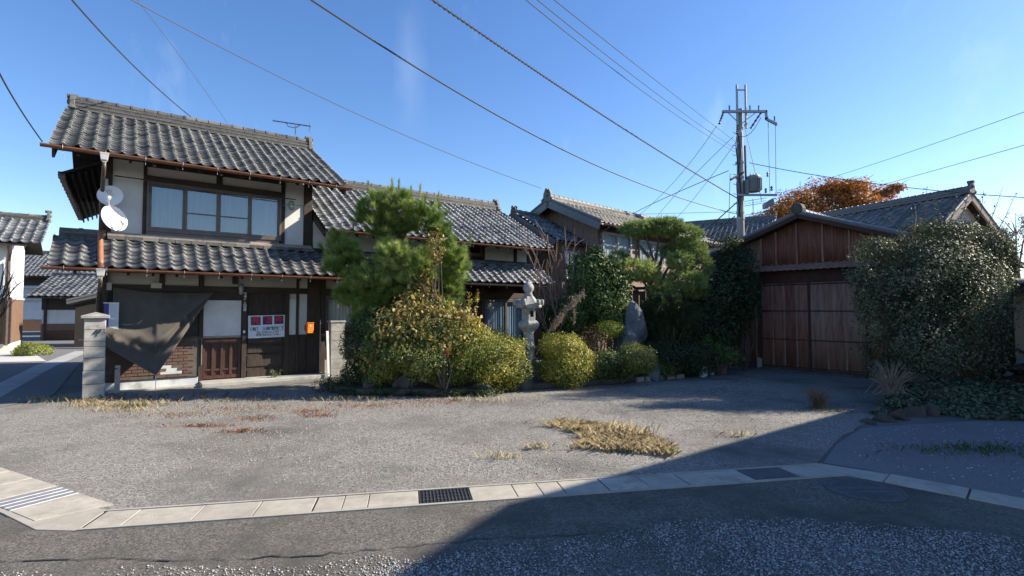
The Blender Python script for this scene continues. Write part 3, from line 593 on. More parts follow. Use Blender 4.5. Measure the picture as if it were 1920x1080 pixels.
# rear wing whose eave shows at the left
rw = MB().slab([(-0.80, 1.3, 4.60), (-0.80, 8.6, 4.60), (0.8, 8.6, 5.45), (0.8, 1.3, 5.45)][::-1], -0.05).build('wing_roof', m_deck, H)
for k in range(30): MB().box(-0.86 - (k % 2) * 0.012, -0.74, 1.3 + k * 0.24, 1.3 + k * 0.24 + 0.20, 4.57, 4.66).build('eave_tile', m_tile, rw)
for k in range(7): MB().hexa([(-0.74 + k * 0.11, 1.32, 4.50 + k * 0.058), (-0.71 + k * 0.11, 1.32, 4.52 + k * 0.058), (-0.71 + k * 0.11, 8.5, 4.52 + k * 0.058), (-0.74 + k * 0.11, 8.5, 4.50 + k * 0.058), (-0.74 + k * 0.11, 1.32, 4.56 + k * 0.058), (-0.71 + k * 0.11, 1.32, 4.58 + k * 0.058), (-0.71 + k * 0.11, 8.5, 4.58 + k * 0.058), (-0.74 + k * 0.11, 8.5, 4.56 + k * 0.058)]).build('batten', m_deck, rw)
# upper storey facade
def post(u0, u1, z0, z1, v=-0.04, d=0.16, nm='post', mt=None, par=None): return MB().box(u0, u1, v, v + d, z0, z1).build(nm, mt or m_wood, par or H, bevel=0.006)
def panel(u0, u1, z0, z1, v=0.0, mt=None, nm='plaster_panel', par=None): return MB().box(u0, u1, v, v + 0.11, z0, z1).build(nm, mt or m_plaster, par or H)
post(-0.05, 0.10, 3.10, 4.80); panel(0.10, 0.62, 3.24, 4.80); post(0.62, 0.685, 3.18, 4.80); post(3.37, 3.46, 3.18, 4.80); panel(3.46, 3.90, 3.24, 4.80); post(3.90, 4.10, 3.10, 4.80)
post(0.685, 3.37, 4.40, 4.53, -0.05, 0.15, 'lintel', m_woodh)
panel(0.685, 1.98, 4.53, 4.72); post(1.98, 2.10, 4.53, 4.80); panel(2.10, 3.37, 4.53, 4.72); post(0.685, 3.37, 4.72, 4.82, -0.05, 0.15, 'wall_plate', m_woodh)
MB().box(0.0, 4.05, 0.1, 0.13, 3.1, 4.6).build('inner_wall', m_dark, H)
window(H, 0.685, 3.37, 3.335, 4.40, -0.03, 4, m_alu, m_glass, m_curtain, midrail=(1, 2))
for uu in (0.69, 2.01): MB().box(uu, uu + 1.32, -0.055, -0.015, 3.25, 3.335).build('window_sill', m_alu, H)
# sill boards and lower roof
MB().box(0.04, 4.08, -0.17, -0.03, 3.175, 3.225).build('flashing_board', m_sheetw, H, bevel=0.004)
MB().box(0.04, 4.08, -0.10, -0.03, 3.225, 3.262).build('flashing_board', m_sheetw, H, bevel=0.004)
LE, LZ, LT, LTZ = -1.0, 2.46, -0.08, 3.10
sl_l = math.hypot(LT - LE, LTZ - LZ); tl_ = (0, (LT - LE) / sl_l, (LTZ - LZ) / sl_l)
lr = slope_deck(H, 'pent_roof', -0.72, 4.70, LE + 0.03, LZ, LT, LTZ)
NL = 23; WL = 5.46 / NL
tile_roof(lr, (-0.78, LE - 0.02, LZ + 0.008), (1, 0, 0), tl_, NL, WL, 7, sl_l / 7, m_tile, single=161)
rc = MB()
for k in range(14): rc.tv = RN.random(); rc.box(0.05 + k * 0.29, 0.33 + k * 0.29, -0.26, -0.10, 3.10 + RN.uniform(-0.004, 0.004), 3.172)
rc.build('head_course', m_ridge, lr)
ridge(lr, (-0.70, -0.06, 3.06), (0.02, -0.06, 3.06), m_ridge, layers=3, w=0.28, lh=0.055, cap=0.07)
MB().slab([(-0.72, 1.0, 2.5), (0.0, 1.0, 2.5), (0.0, -0.06, 3.08), (-0.72, -0.06, 3.08)], 0.06).build('roof_slope', m_deck, H)
rafters(H, -0.6, 4.6, LE + 0.06, LZ + 0.02, 0.0, LZ + 0.02 + 0.94 * (LTZ - LZ) / 0.92, 13)
half_pipe(H, (-0.86, LE - 0.07, LZ - 0.01), (4.74, LE - 0.07, LZ - 0.03), 0.052, m_copper)
# rain pipes
def hopper(u, v, z): return MB().lathe([(0.035, -0.16), (0.045, -0.13), (0.075, -0.10), (0.095, 0.0), (0.105, 0.02), (0.10, 0.03)], 4, (u, v, z), math.pi / 4).build('rainwater_head', m_hopper, H, bevel=0.006)
hopper(-0.02, EA - 0.07, EZ - 0.06); hopper(-0.02, LE - 0.07, LZ - 0.05)
MB().tube([(-0.02, EA - 0.07, EZ - 0.2), (-0.02, EA - 0.04, EZ - 0.32), (-0.05, -0.40, EZ - 0.62), (-0.06, -0.30, EZ - 0.75), (-0.06, -0.30, 3.22)], 0.035, 10).build('downpipe', m_pipe_dk, H, smooth=True)
MB().tube([(-0.06, -0.30, 3.24), (-0.06, -0.36, 3.10), (-0.03, LE + 0.02, LZ + 0.14), (-0.02, LE - 0.07, LZ + 0.02)], 0.048, 10).build('roof_pipe', m_pipe, H, smooth=True)
MB().tube([(-0.02, LE - 0.07, LZ - 0.18), (-0.02, LE - 0.05, LZ - 0.28), (-0.06, -0.30, LZ - 0.52), (-0.07, -0.14, LZ - 0.62), (-0.07, -0.14, 0.02)], 0.034, 10).build('downpipe', m_pipe_dk, H, smooth=True)
# ground storey: foundation, brick, posts, panels
MB().box(0.0, 1.70, -0.08, 0.1, 0.0, 0.195).build('foundation', m_found, H, bevel=0.008)
MB().box(0.0, 1.70, -0.095, 0.1, 0.195, 0.215).build('damp_course', m_black, H)
bw = MB().box(0.0, 1.70, -0.045, 0.1, 0.215, 1.06).build('brick_wainscot', m_mortar, H)
bmesh_v = []
for k in range(6):
    q = MB(); q.tv = k / 5; q.box(0, 0.192, -0.012, 0.01, 0, 0.054); me = D.meshes.new('brick'); me.from_pydata(q.v, [], q.f)
    a = me.attributes.new('tint', 'FLOAT', 'POINT'); a.data.foreach_set('value', np.full(8, k / 5, np.float32)); me.materials.append(m_brick); bmesh_v.append(me)
for r_ in range(12):
    z = 0.225 + r_ * 0.0675; off = (r_ % 2) * 0.10
    for c in range(9):
        u = -0.09 + off + c * 0.202
        if u < -0.01 or u + 0.192 > 1.70: continue
        if 1 <= r_ <= 3 and 0.92 - 0.1 * (r_ == 1) < u < 1.22 + (0.1 if r_ < 3 else 0): continue
        if r_ == 0 and 0.35 < u < 0.75: continue
        link('brick', bmesh_v[RN.randrange(6)], bw, None, Matrix.Translation((u, -0.048 + RN.uniform(-0.003, 0.003), z)))
MB().box(0.90, 1.40, -0.050, -0.04, 0.29, 0.49).build('plaster_patch', m_found, bw)
MB().box(0.0, 1.70, -0.075, 0.1, 1.06, 1.085).build('wainscot_cap', m_woodh, H)
panel(0.0, 1.70, 1.085, 2.06, 0.02, M('dusty_dark_panel', (0.045, 0.042, 0.04), (0.07, 0.064, 0.06), 3, 0.8), 'shutter_wall')
post(-0.05, 0.08, 0.2, 2.62, -0.06, 0.18); post(1.70, 1.775, 0.10, 2.5, -0.06, 0.18)
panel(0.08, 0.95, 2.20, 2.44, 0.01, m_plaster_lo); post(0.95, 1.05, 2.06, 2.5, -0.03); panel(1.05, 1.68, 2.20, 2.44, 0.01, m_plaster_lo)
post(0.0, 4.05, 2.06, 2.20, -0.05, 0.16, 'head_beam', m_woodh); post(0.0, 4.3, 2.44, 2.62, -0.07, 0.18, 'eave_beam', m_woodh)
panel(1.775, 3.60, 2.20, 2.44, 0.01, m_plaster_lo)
# shutter door with white board over wooden panels
post(1.775, 2.56, 1.90, 2.06, -0.03, 0.14, 'door_head', m_woodh)
dr = MB().box(1.775, 2.56, 0.02, 0.06, 0.12, 1.90).build('panel_door', m_woodred, H)
MB().box(1.785, 2.545, -0.012, 0.018, 1.075, 1.885).build('white_board', m_plaster, dr, bevel=0.004)
MB().box(1.785, 2.545, -0.030, 0.016, 1.035, 1.070).build('door_rail', m_sheetw, dr)
for z0, z1 in ((0.12, 0.20), (0.30, 0.345), (0.90, 1.0)): MB().box(1.79, 2.54, -0.012, 0.018, z0, z1).build('door_rail', m_woodred, dr)
for k in range(5): MB().box(1.785 + k * 0.178, 1.835 + k * 0.178, -0.02, 0.018, 0.2, 0.9 if k % 2 else 1.0).build('door_stile', m_woodred, dr)
MB().tube([(1.76, -0.075, 0.45), (1.76, -0.075, 1.02)], 0.008, 6).build('door_bar', m_steel, H)
post(2.56, 2.66, 0.10, 2.2, -0.06, 0.18)
for k, ch in enumerate('27-08'): text_obj(ch, 0.13 if ch != '-' else 0.11, m_plaster, H, (2.61, -0.066, 2.02 - k * 0.085), (rad(90), 0, 0), 'house_number', 0.002, bold=0.003)
MB().box(2.585, 2.625, -0.072, -0.058, 1.13, 1.19).build('door_bell', m_white, H)
# recessed main door with boards
MB().box(2.66, 3.62, 0.05, 0.12, 0.10, 2.06).build('dark_door', m_wood, H)
for z0, z1 in ((0.10, 0.26), (0.34, 0.60), (0.66, 0.82), (0.88, 1.5), (1.56, 1.9)): MB().box(2.70, 3.46, 0.025, 0.05, z0, z1).build('door_board', m_wood, H)
MB().box(3.47, 3.50, 0.02, 0.05, 0.10, 2.0).build('door_stile', m_wood, H)
post(3.50, 3.60, 0.1, 2.2, -0.03); panel(3.60, 3.76, 1.06, 1.92, 0.0); post(3.60, 3.80, 0.10, 1.06, -0.01, 0.1, 'dado_panel'); post(3.76, 3.82, 0.10, 2.44, -0.04); panel(3.82, 4.02, 1.06, 2.44, 0.0); post(3.82, 4.02, 0.10, 1.06, -0.01, 0.1, 'dado_panel')
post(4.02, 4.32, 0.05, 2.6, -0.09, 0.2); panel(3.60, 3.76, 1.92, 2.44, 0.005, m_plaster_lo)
MB().box(2.35, 2.46, -0.05, 0.02, 2.26, 2.44).build('lamp_bracket', m_black, H)
MB().lathe([(0.03, 0.0), (0.05, 0.02), (0.055, 0.2), (0.03, 0.24)], 12, (2.52, -0.10, 2.02)).build('porch_lamp', m_steel, H, smooth=True)
MB().box(1.72, 4.4, -0.55, 0.05, 0.0, 0.095).build('door_step', m_conc, H, bevel=0.015)
MB().box(0.0, 1.72, -0.30, -0.05, 0.0, 0.035).build('foundation_apron', m_conc, H, bevel=0.01)
MB().box(0.80, 0.99, -0.09, -0.03, 2.13, 2.24).build('meter_box', m_plaster_lo, H); MB().box(0.06, 0.14, -0.12, -0.05, 2.07, 2.22).build('cable_box', m_plaster_lo, H)
MB().box(-0.02, 0.03, -0.06, -0.03, 4.15, 4.35).build('junction_box', m_hopper, H)

# things on and by the house
def hthing(name, u, v, z, label, cat, group=None, rz=0): p = hw(u, v); return thing(name, (p.x, p.y, z), label, cat, group, H_A + rz)
cal = hthing('wall_calendar', 0.13, -0.36, 1.28, 'pale blue paper calendar hanging on the dark wall beside brown netting', 'calendar')
MB().box(-0.02, 0.14, -0.012, -0.006, 0, 0.52).build('sheet', m_paper, cal); MB().box(-0.11, 0.14, -0.014, -0.004, 0.52, 0.535).build('hanger_strip', m_white, cal); MB().box(-0.10, -0.022, -0.010, -0.006, 0, 0.52).build('blue_sheet', M('blue_paper', (0.05, 0.06, 0.22), None, rough=0.7), cal)
sg = hthing('sale_sign', 2.70, -0.004, 1.0, 'white property sale sign with three red characters on navy squares', 'sign')
bb = MB().box(0, 0.84, -0.012, 0, 0, 0.53).build('board', m_signw, sg); bb.rotation_euler = (0, rad(-1.2), 0)
RX = (rad(90), 0, 0)
for k, ch in enumerate('売物件'):
    x = 0.165 + k * 0.255; MB().box(x - 0.105, x + 0.105, -0.0145, -0.0135, 0.305 + k * 0.004, 0.505 + k * 0.004).build('navy_square', m_navy, bb)
    text_obj(ch, 0.185, m_red, bb, (x, -0.016, 0.405 + k * 0.004), RX, bold=0.006)
text_obj('（有）', 0.10, m_ink, bb, (0.13, -0.014, 0.205), RX, bold=0.002); text_obj('上田花園', 0.088, m_ink, bb, (0.475, -0.014, 0.21), RX, bold=0.003)
text_obj('TEL 0748-42-2743', 0.066, m_ink, bb, (0.42, -0.014, 0.125), RX, bold=0.0005); text_obj('携帯 090-8121-3108', 0.060, m_ink, bb, (0.42, -0.014, 0.065), RX, bold=0.0005)
sq = MB(); sq.tube([(0.65, -0.014, 0.18), (0.66, -0.014, 0.23), (0.70, -0.014, 0.26), (0.74, -0.014, 0.245), (0.76, -0.014, 0.20), (0.80, -0.014, 0.17), (0.72, -0.014, 0.165), (0.63, -0.014, 0.17)], 0.004, 4); sq.tube([(0.755, -0.014, 0.19), (0.765, -0.014, 0.25), (0.775, -0.014, 0.26)], 0.006, 4); sq.lathe([(0.014, -0.004), (0.02, 0), (0.014, 0.004)], 8, (0.765, -0.014, 0.265)); sq.build('garden_mark', m_ink, bb)
mbx = hthing('mailbox', 3.93, -0.30, 1.10, 'orange metal mailbox on the dark post by the entrance', 'mailbox')
MB().box(0.0, 0.15, -0.09, 0.06, 0.0, 0.24).build('box', m_orange, mbx, bevel=0.012); MB().box(-0.01, 0.16, -0.10, 0.065, 0.24, 0.262).build('lid', m_orange, mbx, bevel=0.006); MB().box(0.06, 0.09, -0.094, -0.089, 0.16, 0.2).build('mark', m_white, mbx); MB().box(0.02, 0.13, 0.06, 0.22, 0.05, 0.2).build('bracket', m_wood, mbx)
pl = hthing('thin_pole', 4.28, -0.25, 0.0, 'thin pale metal pole standing before the entrance corner', 'pole'); MB().tube([(0, 0, 0), (0, 0, 1.42)], 0.013, 8).build('shaft', m_steel, pl); MB().lathe([(0.05, 0), (0.05, 0.012)], 10).build('foot', m_steel, pl)
# laundry poles and brackets upstairs
lp = hthing('laundry_pole', 0.13, -0.32, 4.36, 'dark laundry pole hung across the upstairs window', 'pole')
MB().tube([(0, 0, 0.02), (1.2, 0.0, 0.0), (3.5, 0, -0.03)], 0.013, 8).build('rod', m_black, lp)
for x in (0.60, 3.24): MB().tube([(x, 0.27, 0.1), (x, 0.0, 0.05), (x, 0, -0.05), (x, 0.27, -0.22)], 0.008, 6).build('bracket', m_black, lp)
an2 = hthing('cable_clamp', 3.50, -0.28, 4.10, 'wire clamp and coil on a short rod by the right upstairs plaster', 'clamp')
MB().tube([(-0.1, 0.15, 0.1), (0, 0, 0.1), (0.45, -0.05, 0.1)], 0.010, 6).build('rod', m_steel, an2)
for k in range(3): MB().tube([(0.02 + 0.05 * math.cos(a * 0.6) + k * 0.02, -0.01, 0.08 + 0.11 * math.sin(a * 0.6)) for a in range(11)], 0.005, 5).build('coil', m_black, an2)
# TV antenna on the ridge
pa = hw(4.25, 2.3); ta = thing('tv_antenna', (pa.x, pa.y, 6.62), 'dark yagi television antenna standing behind the main ridge', 'antenna', rz=rad(12))
MB().tube([(0, 0, -0.6), (0, 0, 0.45)], 0.016, 6).build('mast', m_steel, ta); MB().tube([(-0.62, 0, 0.50), (0.42, 0, 0.41)], 0.013, 6).build('boom', m_black, ta); MB().tube([(-0.25, 0, 0.45), (-0.2, 0, 0.36), (0.0, 0, 0.33), (0.12, 0, 0.42)], 0.01, 6).build('brace', m_black, ta)
for k in range(14):
    x = -0.60 + k * 0.075; MB().tube([(x, -0.10, 0.497 - (x + 0.6) * 0.087), (x, 0.10, 0.497 - (x + 0.6) * 0.087)], 0.005, 4).build('element', m_black, ta)
for s in (-1, 1): MB().tube([(0.40, 0, 0.41), (0.37, 0, 0.41 + s * 0.17)], 0.008, 4).build('reflector', m_black, ta)
# satellite dishes
def dish(u, v, z, r, az, el, label, mark):
    p = hw(u, v); t = thing('satellite_dish', (p.x, p.y, z), label, 'satellite dish', rz=H_A)
    Rm = Matrix.Rotation(rad(az), 4, 'Z') @ Matrix.Rotation(rad(90 - el), 4, 'X')  # dish axis +z -> facing -v tilted up
    mb = MB(); prof = [(0.012, 0.0)] + [(r * k / 8, 0.22 * r * (k / 8) ** 2) for k in range(1, 9)] + [(r * 1.015, 0.22 * r + 0.008), (r * 1.0, 0.22 * r - 0.014)] + [(r * k / 8, 0.22 * r * (k / 8) ** 2 - 0.014) for k in range(7, 0, -1)]
    mb.lathe(prof, 36); mb.build('reflector', m_dish, t, smooth=True, basis=Rm)
    MB().tube([(0, -r * 1.0, 0.2 * r), (0, -r * 1.05, r * 0.55), (0, -r * 0.62, r * 1.02)], 0.011, 6).build('feed_arm', m_hopper, t, basis=Rm)
    MB().tube([(0, -r * 0.70, r * 0.92), (0, -r * 0.45, r * 0.86)], [0.03, 0.04], 10).build('feed_horn', m_white, t, basis=Rm)
    MB().tube([(0, 0.0, 0.0), (0, 0.14, -0.05), (0.02, 0.45, -0.12)], 0.02, 8).build('mount', m_hopper, t)
    if mark: MB().tube([(r * (-0.1 + 0.16 * math.cos(a)), r * (0.42 + 0.16 * math.sin(a)), 0.075 * r + 0.012) for a in np.linspace(-1.2, 4.2, 12)] + [(r * 0.22, r * 0.12, 0.03 * r + 0.012)], 0.007, 5).build('mark', m_hopper, t, basis=Rm)
    return t
dish(0.08, -0.42, 3.93, 0.21, -6, 14, 'upper white satellite dish half shaded by the eave', True)
dish(0.12, -0.50, 3.47, 0.26, 40, 16, 'lower white satellite dish in full sun above the lower roof', False)

# brown netting hung over the lower wall, drawn out to the gate post and tied to the ground
cl = hthing('hanging_netting', 0.0, -0.2, 0.0, 'sagging brown shade netting hung over the brick wall and windows', 'netting')
def bez(p, t):
    p = [Vector(q) for q in p]
    while len(p) > 1: p = [a.lerp(b, t) for a, b in zip(p, p[1:])]
    return p[0]
nu, nv_ = 70, 40; vs = []
for j in range(nv_ + 1):
    t = j / nv_
    for i in range(nu + 1):
        s = i / nu
        top = bez([(0.17, 0.06, 2.12), (0.75, 0.0, 2.02), (1.3, -0.02, 1.98), (1.96, 0.02, 2.06)], s)
        if s < 0.42: bot = Vector((-0.10, -0.62, 1.10)).lerp(Vector((0.90, -0.42, 0.44)), (s / 0.42) ** 0.9)
        else: bot = Vector((0.90, -0.42, 0.44)).lerp(Vector((1.90, 0.0, 1.98)), ((s - 0.42) / 0.58) ** 1.05)
        belly = math.sin(math.pi * min(1, t * 1.0)) * 0.02
        p = top.lerp(bot, t)
        if s < 0.42: q3 = 1 + 3.5 * (1 - s / 0.42) ** 0.8; p.x = top.x + (bot.x - top.x) * t ** q3; p.y = top.y + (bot.y - top.y) * t ** q3
        # flat upper sheet, folds gathering along the hem
        e = max(0, (t - 0.35) / 0.65); fold = 0.085 * e * math.sin(15 * t * (1.0 + 0.25 * s) + 2.5 * s) * math.sin(math.pi * s) ** 0.6
        fold += 0.04 * e * math.sin(33 * t + 5 * s) * math.sin(math.pi * s)
        p = p + Vector((0.0, -0.05 * math.sin(math.pi * t) + fold * 1.0, -0.09 * math.sin(math.pi * s) * e))
        vs.append(tuple(p))
fs = [(j * (nu + 1) + i, (j + 1) * (nu + 1) + i, (j + 1) * (nu + 1) + i + 1, j * (nu + 1) + i + 1) for j in range(nv_) for i in range(nu)]
net = MB().add(vs, fs).build('net', m_cloth, cl, smooth=True); sd = net.modifiers.new('thick', 'SOLIDIFY'); sd.thickness = 0.004
MB().tube([(0.90, -0.42, 0.42), (0.905, -0.44, 0.02)], 0.006, 5).build('tie_string', m_white, cl); MB().tube([(-0.1, -0.62, 1.10), (-0.3, -0.9, 1.12)], 0.006, 5).build('tie_string', m_white, cl)
MB().tube([vs[i] for i in range(0, nu + 1, 5)], 0.009, 6).build('top_cord', m_cloth, cl)
# ------------------------------------------------------------------ long low wing to the right
po = hw(4.12, 0.0)
W_ = thing('long_house', (po.x, po.y, 0), 'long low house with blue-grey tiled roof behind the garden pine', 'house', rz=H_A)
k0 = 4.12
def mu(u): return u - k0
ME, MZ, MV, MRZ = -1.0, 3.58, 2.0, 5.26
mr = slope_deck(W_, 'main_roof', mu(4.16), mu(11.2), ME + 0.03, MZ, MV, MRZ); slope_deck(W_, 'roof_slope', mu(4.16), mu(11.2), 5.0, MZ, MV, MRZ)
sm = math.hypot(MV - ME, MRZ - MZ); tm = (0, (MV - ME) / sm, (MRZ - MZ) / sm); NM = 31
tile_roof(mr, (mu(4.12), ME - 0.02, MZ + 0.008), (1, 0, 0), tm, NM, 7.1 / NM, 20, sm / 20, m_tile_blue, single=170)
ridge(mr, (mu(4.3), MV, MRZ - 0.01), (mu(11.1), MV, MRZ - 0.01), m_ridge, layers=4, w=0.34, lh=0.06)
ogre(mr, (mu(11.16), MV, MRZ - 0.02), (1, 0, 0), m_ridge, 0.42, 0.36)
for uu in (4.13, 11.19): MB().slab([(mu(uu), ME + 0.02, MZ - 0.05), (mu(uu) + 0.04, ME + 0.02, MZ - 0.05), (mu(uu) + 0.04, MV, MRZ - 0.05), (mu(uu), MV, MRZ - 0.05)], 0.14).build('bargeboard', m_wood, W_)
half_pipe(W_, (mu(4.2), ME - 0.06, MZ - 0.01), (mu(11.2), ME - 0.06, MZ - 0.04), 0.05, m_copper); rafters(W_, mu(4.3), mu(11.1), ME + 0.06, MZ + 0.02, 0.0, MZ + 0.02 + 0.94 * (MRZ - MZ) / 3, 16)
MB().box(mu(4.2), mu(11.05), 0.14, 4.4, 0, 3.9).build('wall_core', m_wood, W_)
def wp(u0, u1, z0, z1, mt, nm, v=0.0, d=0.12): return MB().box(mu(u0), mu(u1), v, v + d, z0, z1).build(nm, mt, W_)
for a, b in ((4.14, 5.9), (6.0, 7.7), (9.32, 10.45), (10.58, 11.0)): wp(a, b, 3.22, 3.98, m_plaster, 'plaster_panel')
for a in (5.9, 7.7, 9.20, 10.45, 11.0): wp(a, a + 0.12, 3.1, 3.98, m_wood, 'post', -0.03)
wp(4.14, 11.1, 3.10, 3.22, m_woodh, 'beam', -0.04)
window(W_, mu(7.82), mu(9.20), 3.30, 3.80, -0.01, 2, m_alu, m_glass_dk, None)
lr2 = slope_deck(W_, 'pent_roof', mu(4.72), mu(11.3), LE + 0.03, LZ, LT, LTZ); N2 = 26; W2 = (11.3 - 4.68) / N2
tile_roof(lr2, (mu(4.68), LE - 0.02, LZ + 0.008), (1, 0, 0), tl_, N2, W2, 7, sl_l / 7, m_tile_blue, single=130)
h2 = MB()
for k in range(22): h2.tv = RN.random(); h2.box(mu(4.7 + k * 0.3), mu(4.985 + k * 0.3), -0.24, -0.09, 3.09, 3.16)
h2.build('head_course', m_ridge, lr2)
half_pipe(W_, (mu(4.76), LE - 0.06, LZ - 0.03), (mu(11.2), LE - 0.06, LZ - 0.06), 0.05, m_gutter_dk); rafters(W_, mu(4.8), mu(11.1), LE + 0.06, LZ + 0.02, 0.0, LZ + 0.66, 15)
for a in (4.33, 5.95, 7.6, 9.18, 10.9): wp(a, a + 0.13, 0.0, 2.5, m_wood, 'post', -0.06, 0.2)
wp(4.3, 11.0, 2.02, 2.2, m_woodh, 'beam', -0.04); wp(4.3, 11.0, 2.42, 2.6, m_woodh, 'eave_beam', -0.04)
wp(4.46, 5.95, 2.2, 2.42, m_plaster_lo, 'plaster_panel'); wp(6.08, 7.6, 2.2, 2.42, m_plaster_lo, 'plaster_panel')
window(W_, mu(4.46), mu(5.95), 1.10, 2.02, 0.0, 2, m_alu, m_glass_dk, m_curtain_w, cv=0.07)
wp(4.46, 5.95, 0.0, 1.10, m_wood, 'dado_panel', 0.02)
window(W_, mu(9.31), mu(10.9), 0.42, 2.0, 0.0, 2, m_alu, m_glass_dk, m_curtain_b, cv=0.06)
window(W_, mu(6.08), mu(7.6), 0.42, 2.0, 0.0, 2, m_alu, m_glass_dk, m_curtain_b, cv=0.06); wp(7.73, 9.18, 0.4, 2.02, m_wood, 'dado_panel', 0.03)
wp(4.3, 11.0, 0.0, 0.40, m_conc, 'foundation', 0.0)
MB().tube([(mu(11.15), -0.8, 3.5), (mu(11.1), -0.3, 3.2), (mu(11.1), -0.25, 2.7)], 0.03, 8).build('downpipe', m_pipe_dk, W_)

# ------------------------------------------------------------------ brown gabled house behind
T_A = rad(44); T = thing('gabled_house', (2.94, 18.0, 0), 'brown walled two-storey house with lichened tiled gable roof', 'house', rz=T_A)
tr = slope_deck(T, 'main_roof', -0.5, 8.6, -0.52, 4.55, 1.8, 5.62); slope_deck(T, 'roof_slope', -0.5, 8.6, 4.2, 4.5, 1.8, 5.62)
st = math.hypot(2.32, 1.07); tt = (0, 2.32 / st, 1.07 / st)
tile_roof(tr, (-0.56, -0.54, 4.56), (1, 0, 0), tt, 38, 9.2 / 38, 11, st / 11, m_tile_beige, single=76)
ridge(tr, (-0.48, 1.8, 5.62), (8.5, 1.8, 5.62), m_tile_beige, layers=3, w=0.32, lh=0.06, singles=True); ogre(tr, (-0.55, 1.8, 5.58), (-1, 0, 0), m_ridge, 0.48, 0.44)
MB().slab([(-0.56, -0.56, 4.56), (-0.50, -0.56, 4.56), (-0.50, 1.8, 5.65), (-0.56, 1.8, 5.65)], 0.26).build('bargeboard', m_tile_blue, T); MB().slab([(-0.56, 1.8, 5.65), (-0.50, 1.8, 5.65), (-0.50, 4.2, 4.54), (-0.56, 4.2, 4.54)], 0.26).build('bargeboard', m_tile_blue, T)
MB().tube([(-0.52, -0.56, 4.60), (-0.52, 1.8, 5.68)], 0.07, 8).build('verge_roll', m_tile_blue, T); MB().tube([(-0.52, 1.8, 5.68), (-0.52, 4.2, 4.56)], 0.07, 8).build('verge_roll', m_tile_blue, T)
MB().prism([(0, 0), (1, 0), (1, 1), (0, 1)], 0, 1)
gw = MB().add([(0, 0.0, 0), (0, 3.6, 0), (0, 3.6, 4.70), (0, 1.8, 5.54), (0, 0.0, 4.70), (0.1, 0.0, 0), (0.1, 3.6, 0), (0.1, 3.6, 4.70), (0.1, 1.8, 5.54), (0.1, 0.0, 4.70)], [(4, 3, 2, 1, 0), (5, 6, 7, 8, 9), (0, 1, 6, 5), (1, 2, 7, 6), (2, 3, 8, 7), (3, 4, 9, 8), (4, 0, 5, 9)]).build('gable_wall', m_brownwall, T)
for k in range(15): MB().box(-0.012, 0.0, 0.12 + k * 0.24, 0.145 + k * 0.24, 0.5, 4.72 + 0.8 * (1 - abs(0.12 + k * 0.24 - 1.8) / 1.8) - 0.06).build('siding_batten', m_brownwall, gw)
MB().box(0.1, 8.2, 0.0, 0.12, 0, 4.75).build('wall', m_brownwall, T)
window(T, 0.18, 1.95, 3.35, 4.38, -0.07, 2, m_aluw, m_glass_dk, m_curtain_w, cv=0.045); window(T, 2.5, 4.3, 3.35, 4.30, -0.07, 2, m_aluw, m_glass_dk, m_curtain_w, cv=0.045); window(T, 5.4, 6.4, 3.5, 4.30, -0.07, 2, m_aluw, m_glass_dk, m_curtain_w, cv=0.045)
half_pipe(T, (-0.5, -0.60, 4.52), (8.6, -0.60, 4.48), 0.05, m_gutter_dk)
MB().box(0.05, 2.4, -0.10, 0.0, 3.0, 3.30).build('flower_rail', m_tanwall, T)
MB().tube([(0.02, -0.55, 4.5), (0.02, -0.12, 4.3), (0.02, -0.12, 0.2)], 0.03, 8).build('downpipe', m_gutter_dk, T)
# small lower roof against its gable
sr = MB().slab([(-1.62, 0.50, 3.95), (-0.02, 0.50, 3.95), (-0.02, 2.45, 5.08), (-1.62, 2.45, 5.08)], 0.08).build('small_roof', m_deck, T); MB().slab([(-1.62, 2.45, 5.08), (-0.02, 2.45, 5.08), (-0.02, 4.0, 4.2), (-1.62, 4.0, 4.2)], 0.08).build('roof_slope', m_deck, T)
ss = math.hypot(1.95, 1.13); tile_roof(sr, (-1.64, 0.47, 3.96), (1, 0, 0), (0, 1.95 / ss, 1.13 / ss), 7, 1.62 / 7, 11, ss / 11, m_tile_blue, single=28)
ridge(sr, (-1.6, 2.45, 5.07), (-0.1, 2.45, 5.07), m_tile_beige, layers=2, w=0.26, lh=0.055); ogre(sr, (-1.62, 2.45, 5.0), (-1, 0, 0), m_ridge, 0.36, 0.34)
MB().slab([(-1.68, 0.46, 3.96), (-1.60, 0.46, 3.96), (-1.60, 2.45, 5.12), (-1.68, 2.45, 5.12)], 0.26).build('bargeboard', m_tile_blue, T)
MB().box(-1.15, -0.0, 0.62, 2.6, 0, 4.05).build('annex_wall', m_brownwall, T)
window(T, -1.05, -0.25, 2.7, 3.65, 0.58, 2, m_aluw, m_glass_dk, None); MB().box(-1.05, -0.25, 0.60, 0.615, 2.75, 3.6).build('unlit_room_sheet', m_dark, T)  # dark sheet behind the glass is painted as an unlit room
half_pipe(T, (-1.6, 0.40, 3.92), (-0.02, 0.40, 3.90), 0.045, m_gutter_dk)
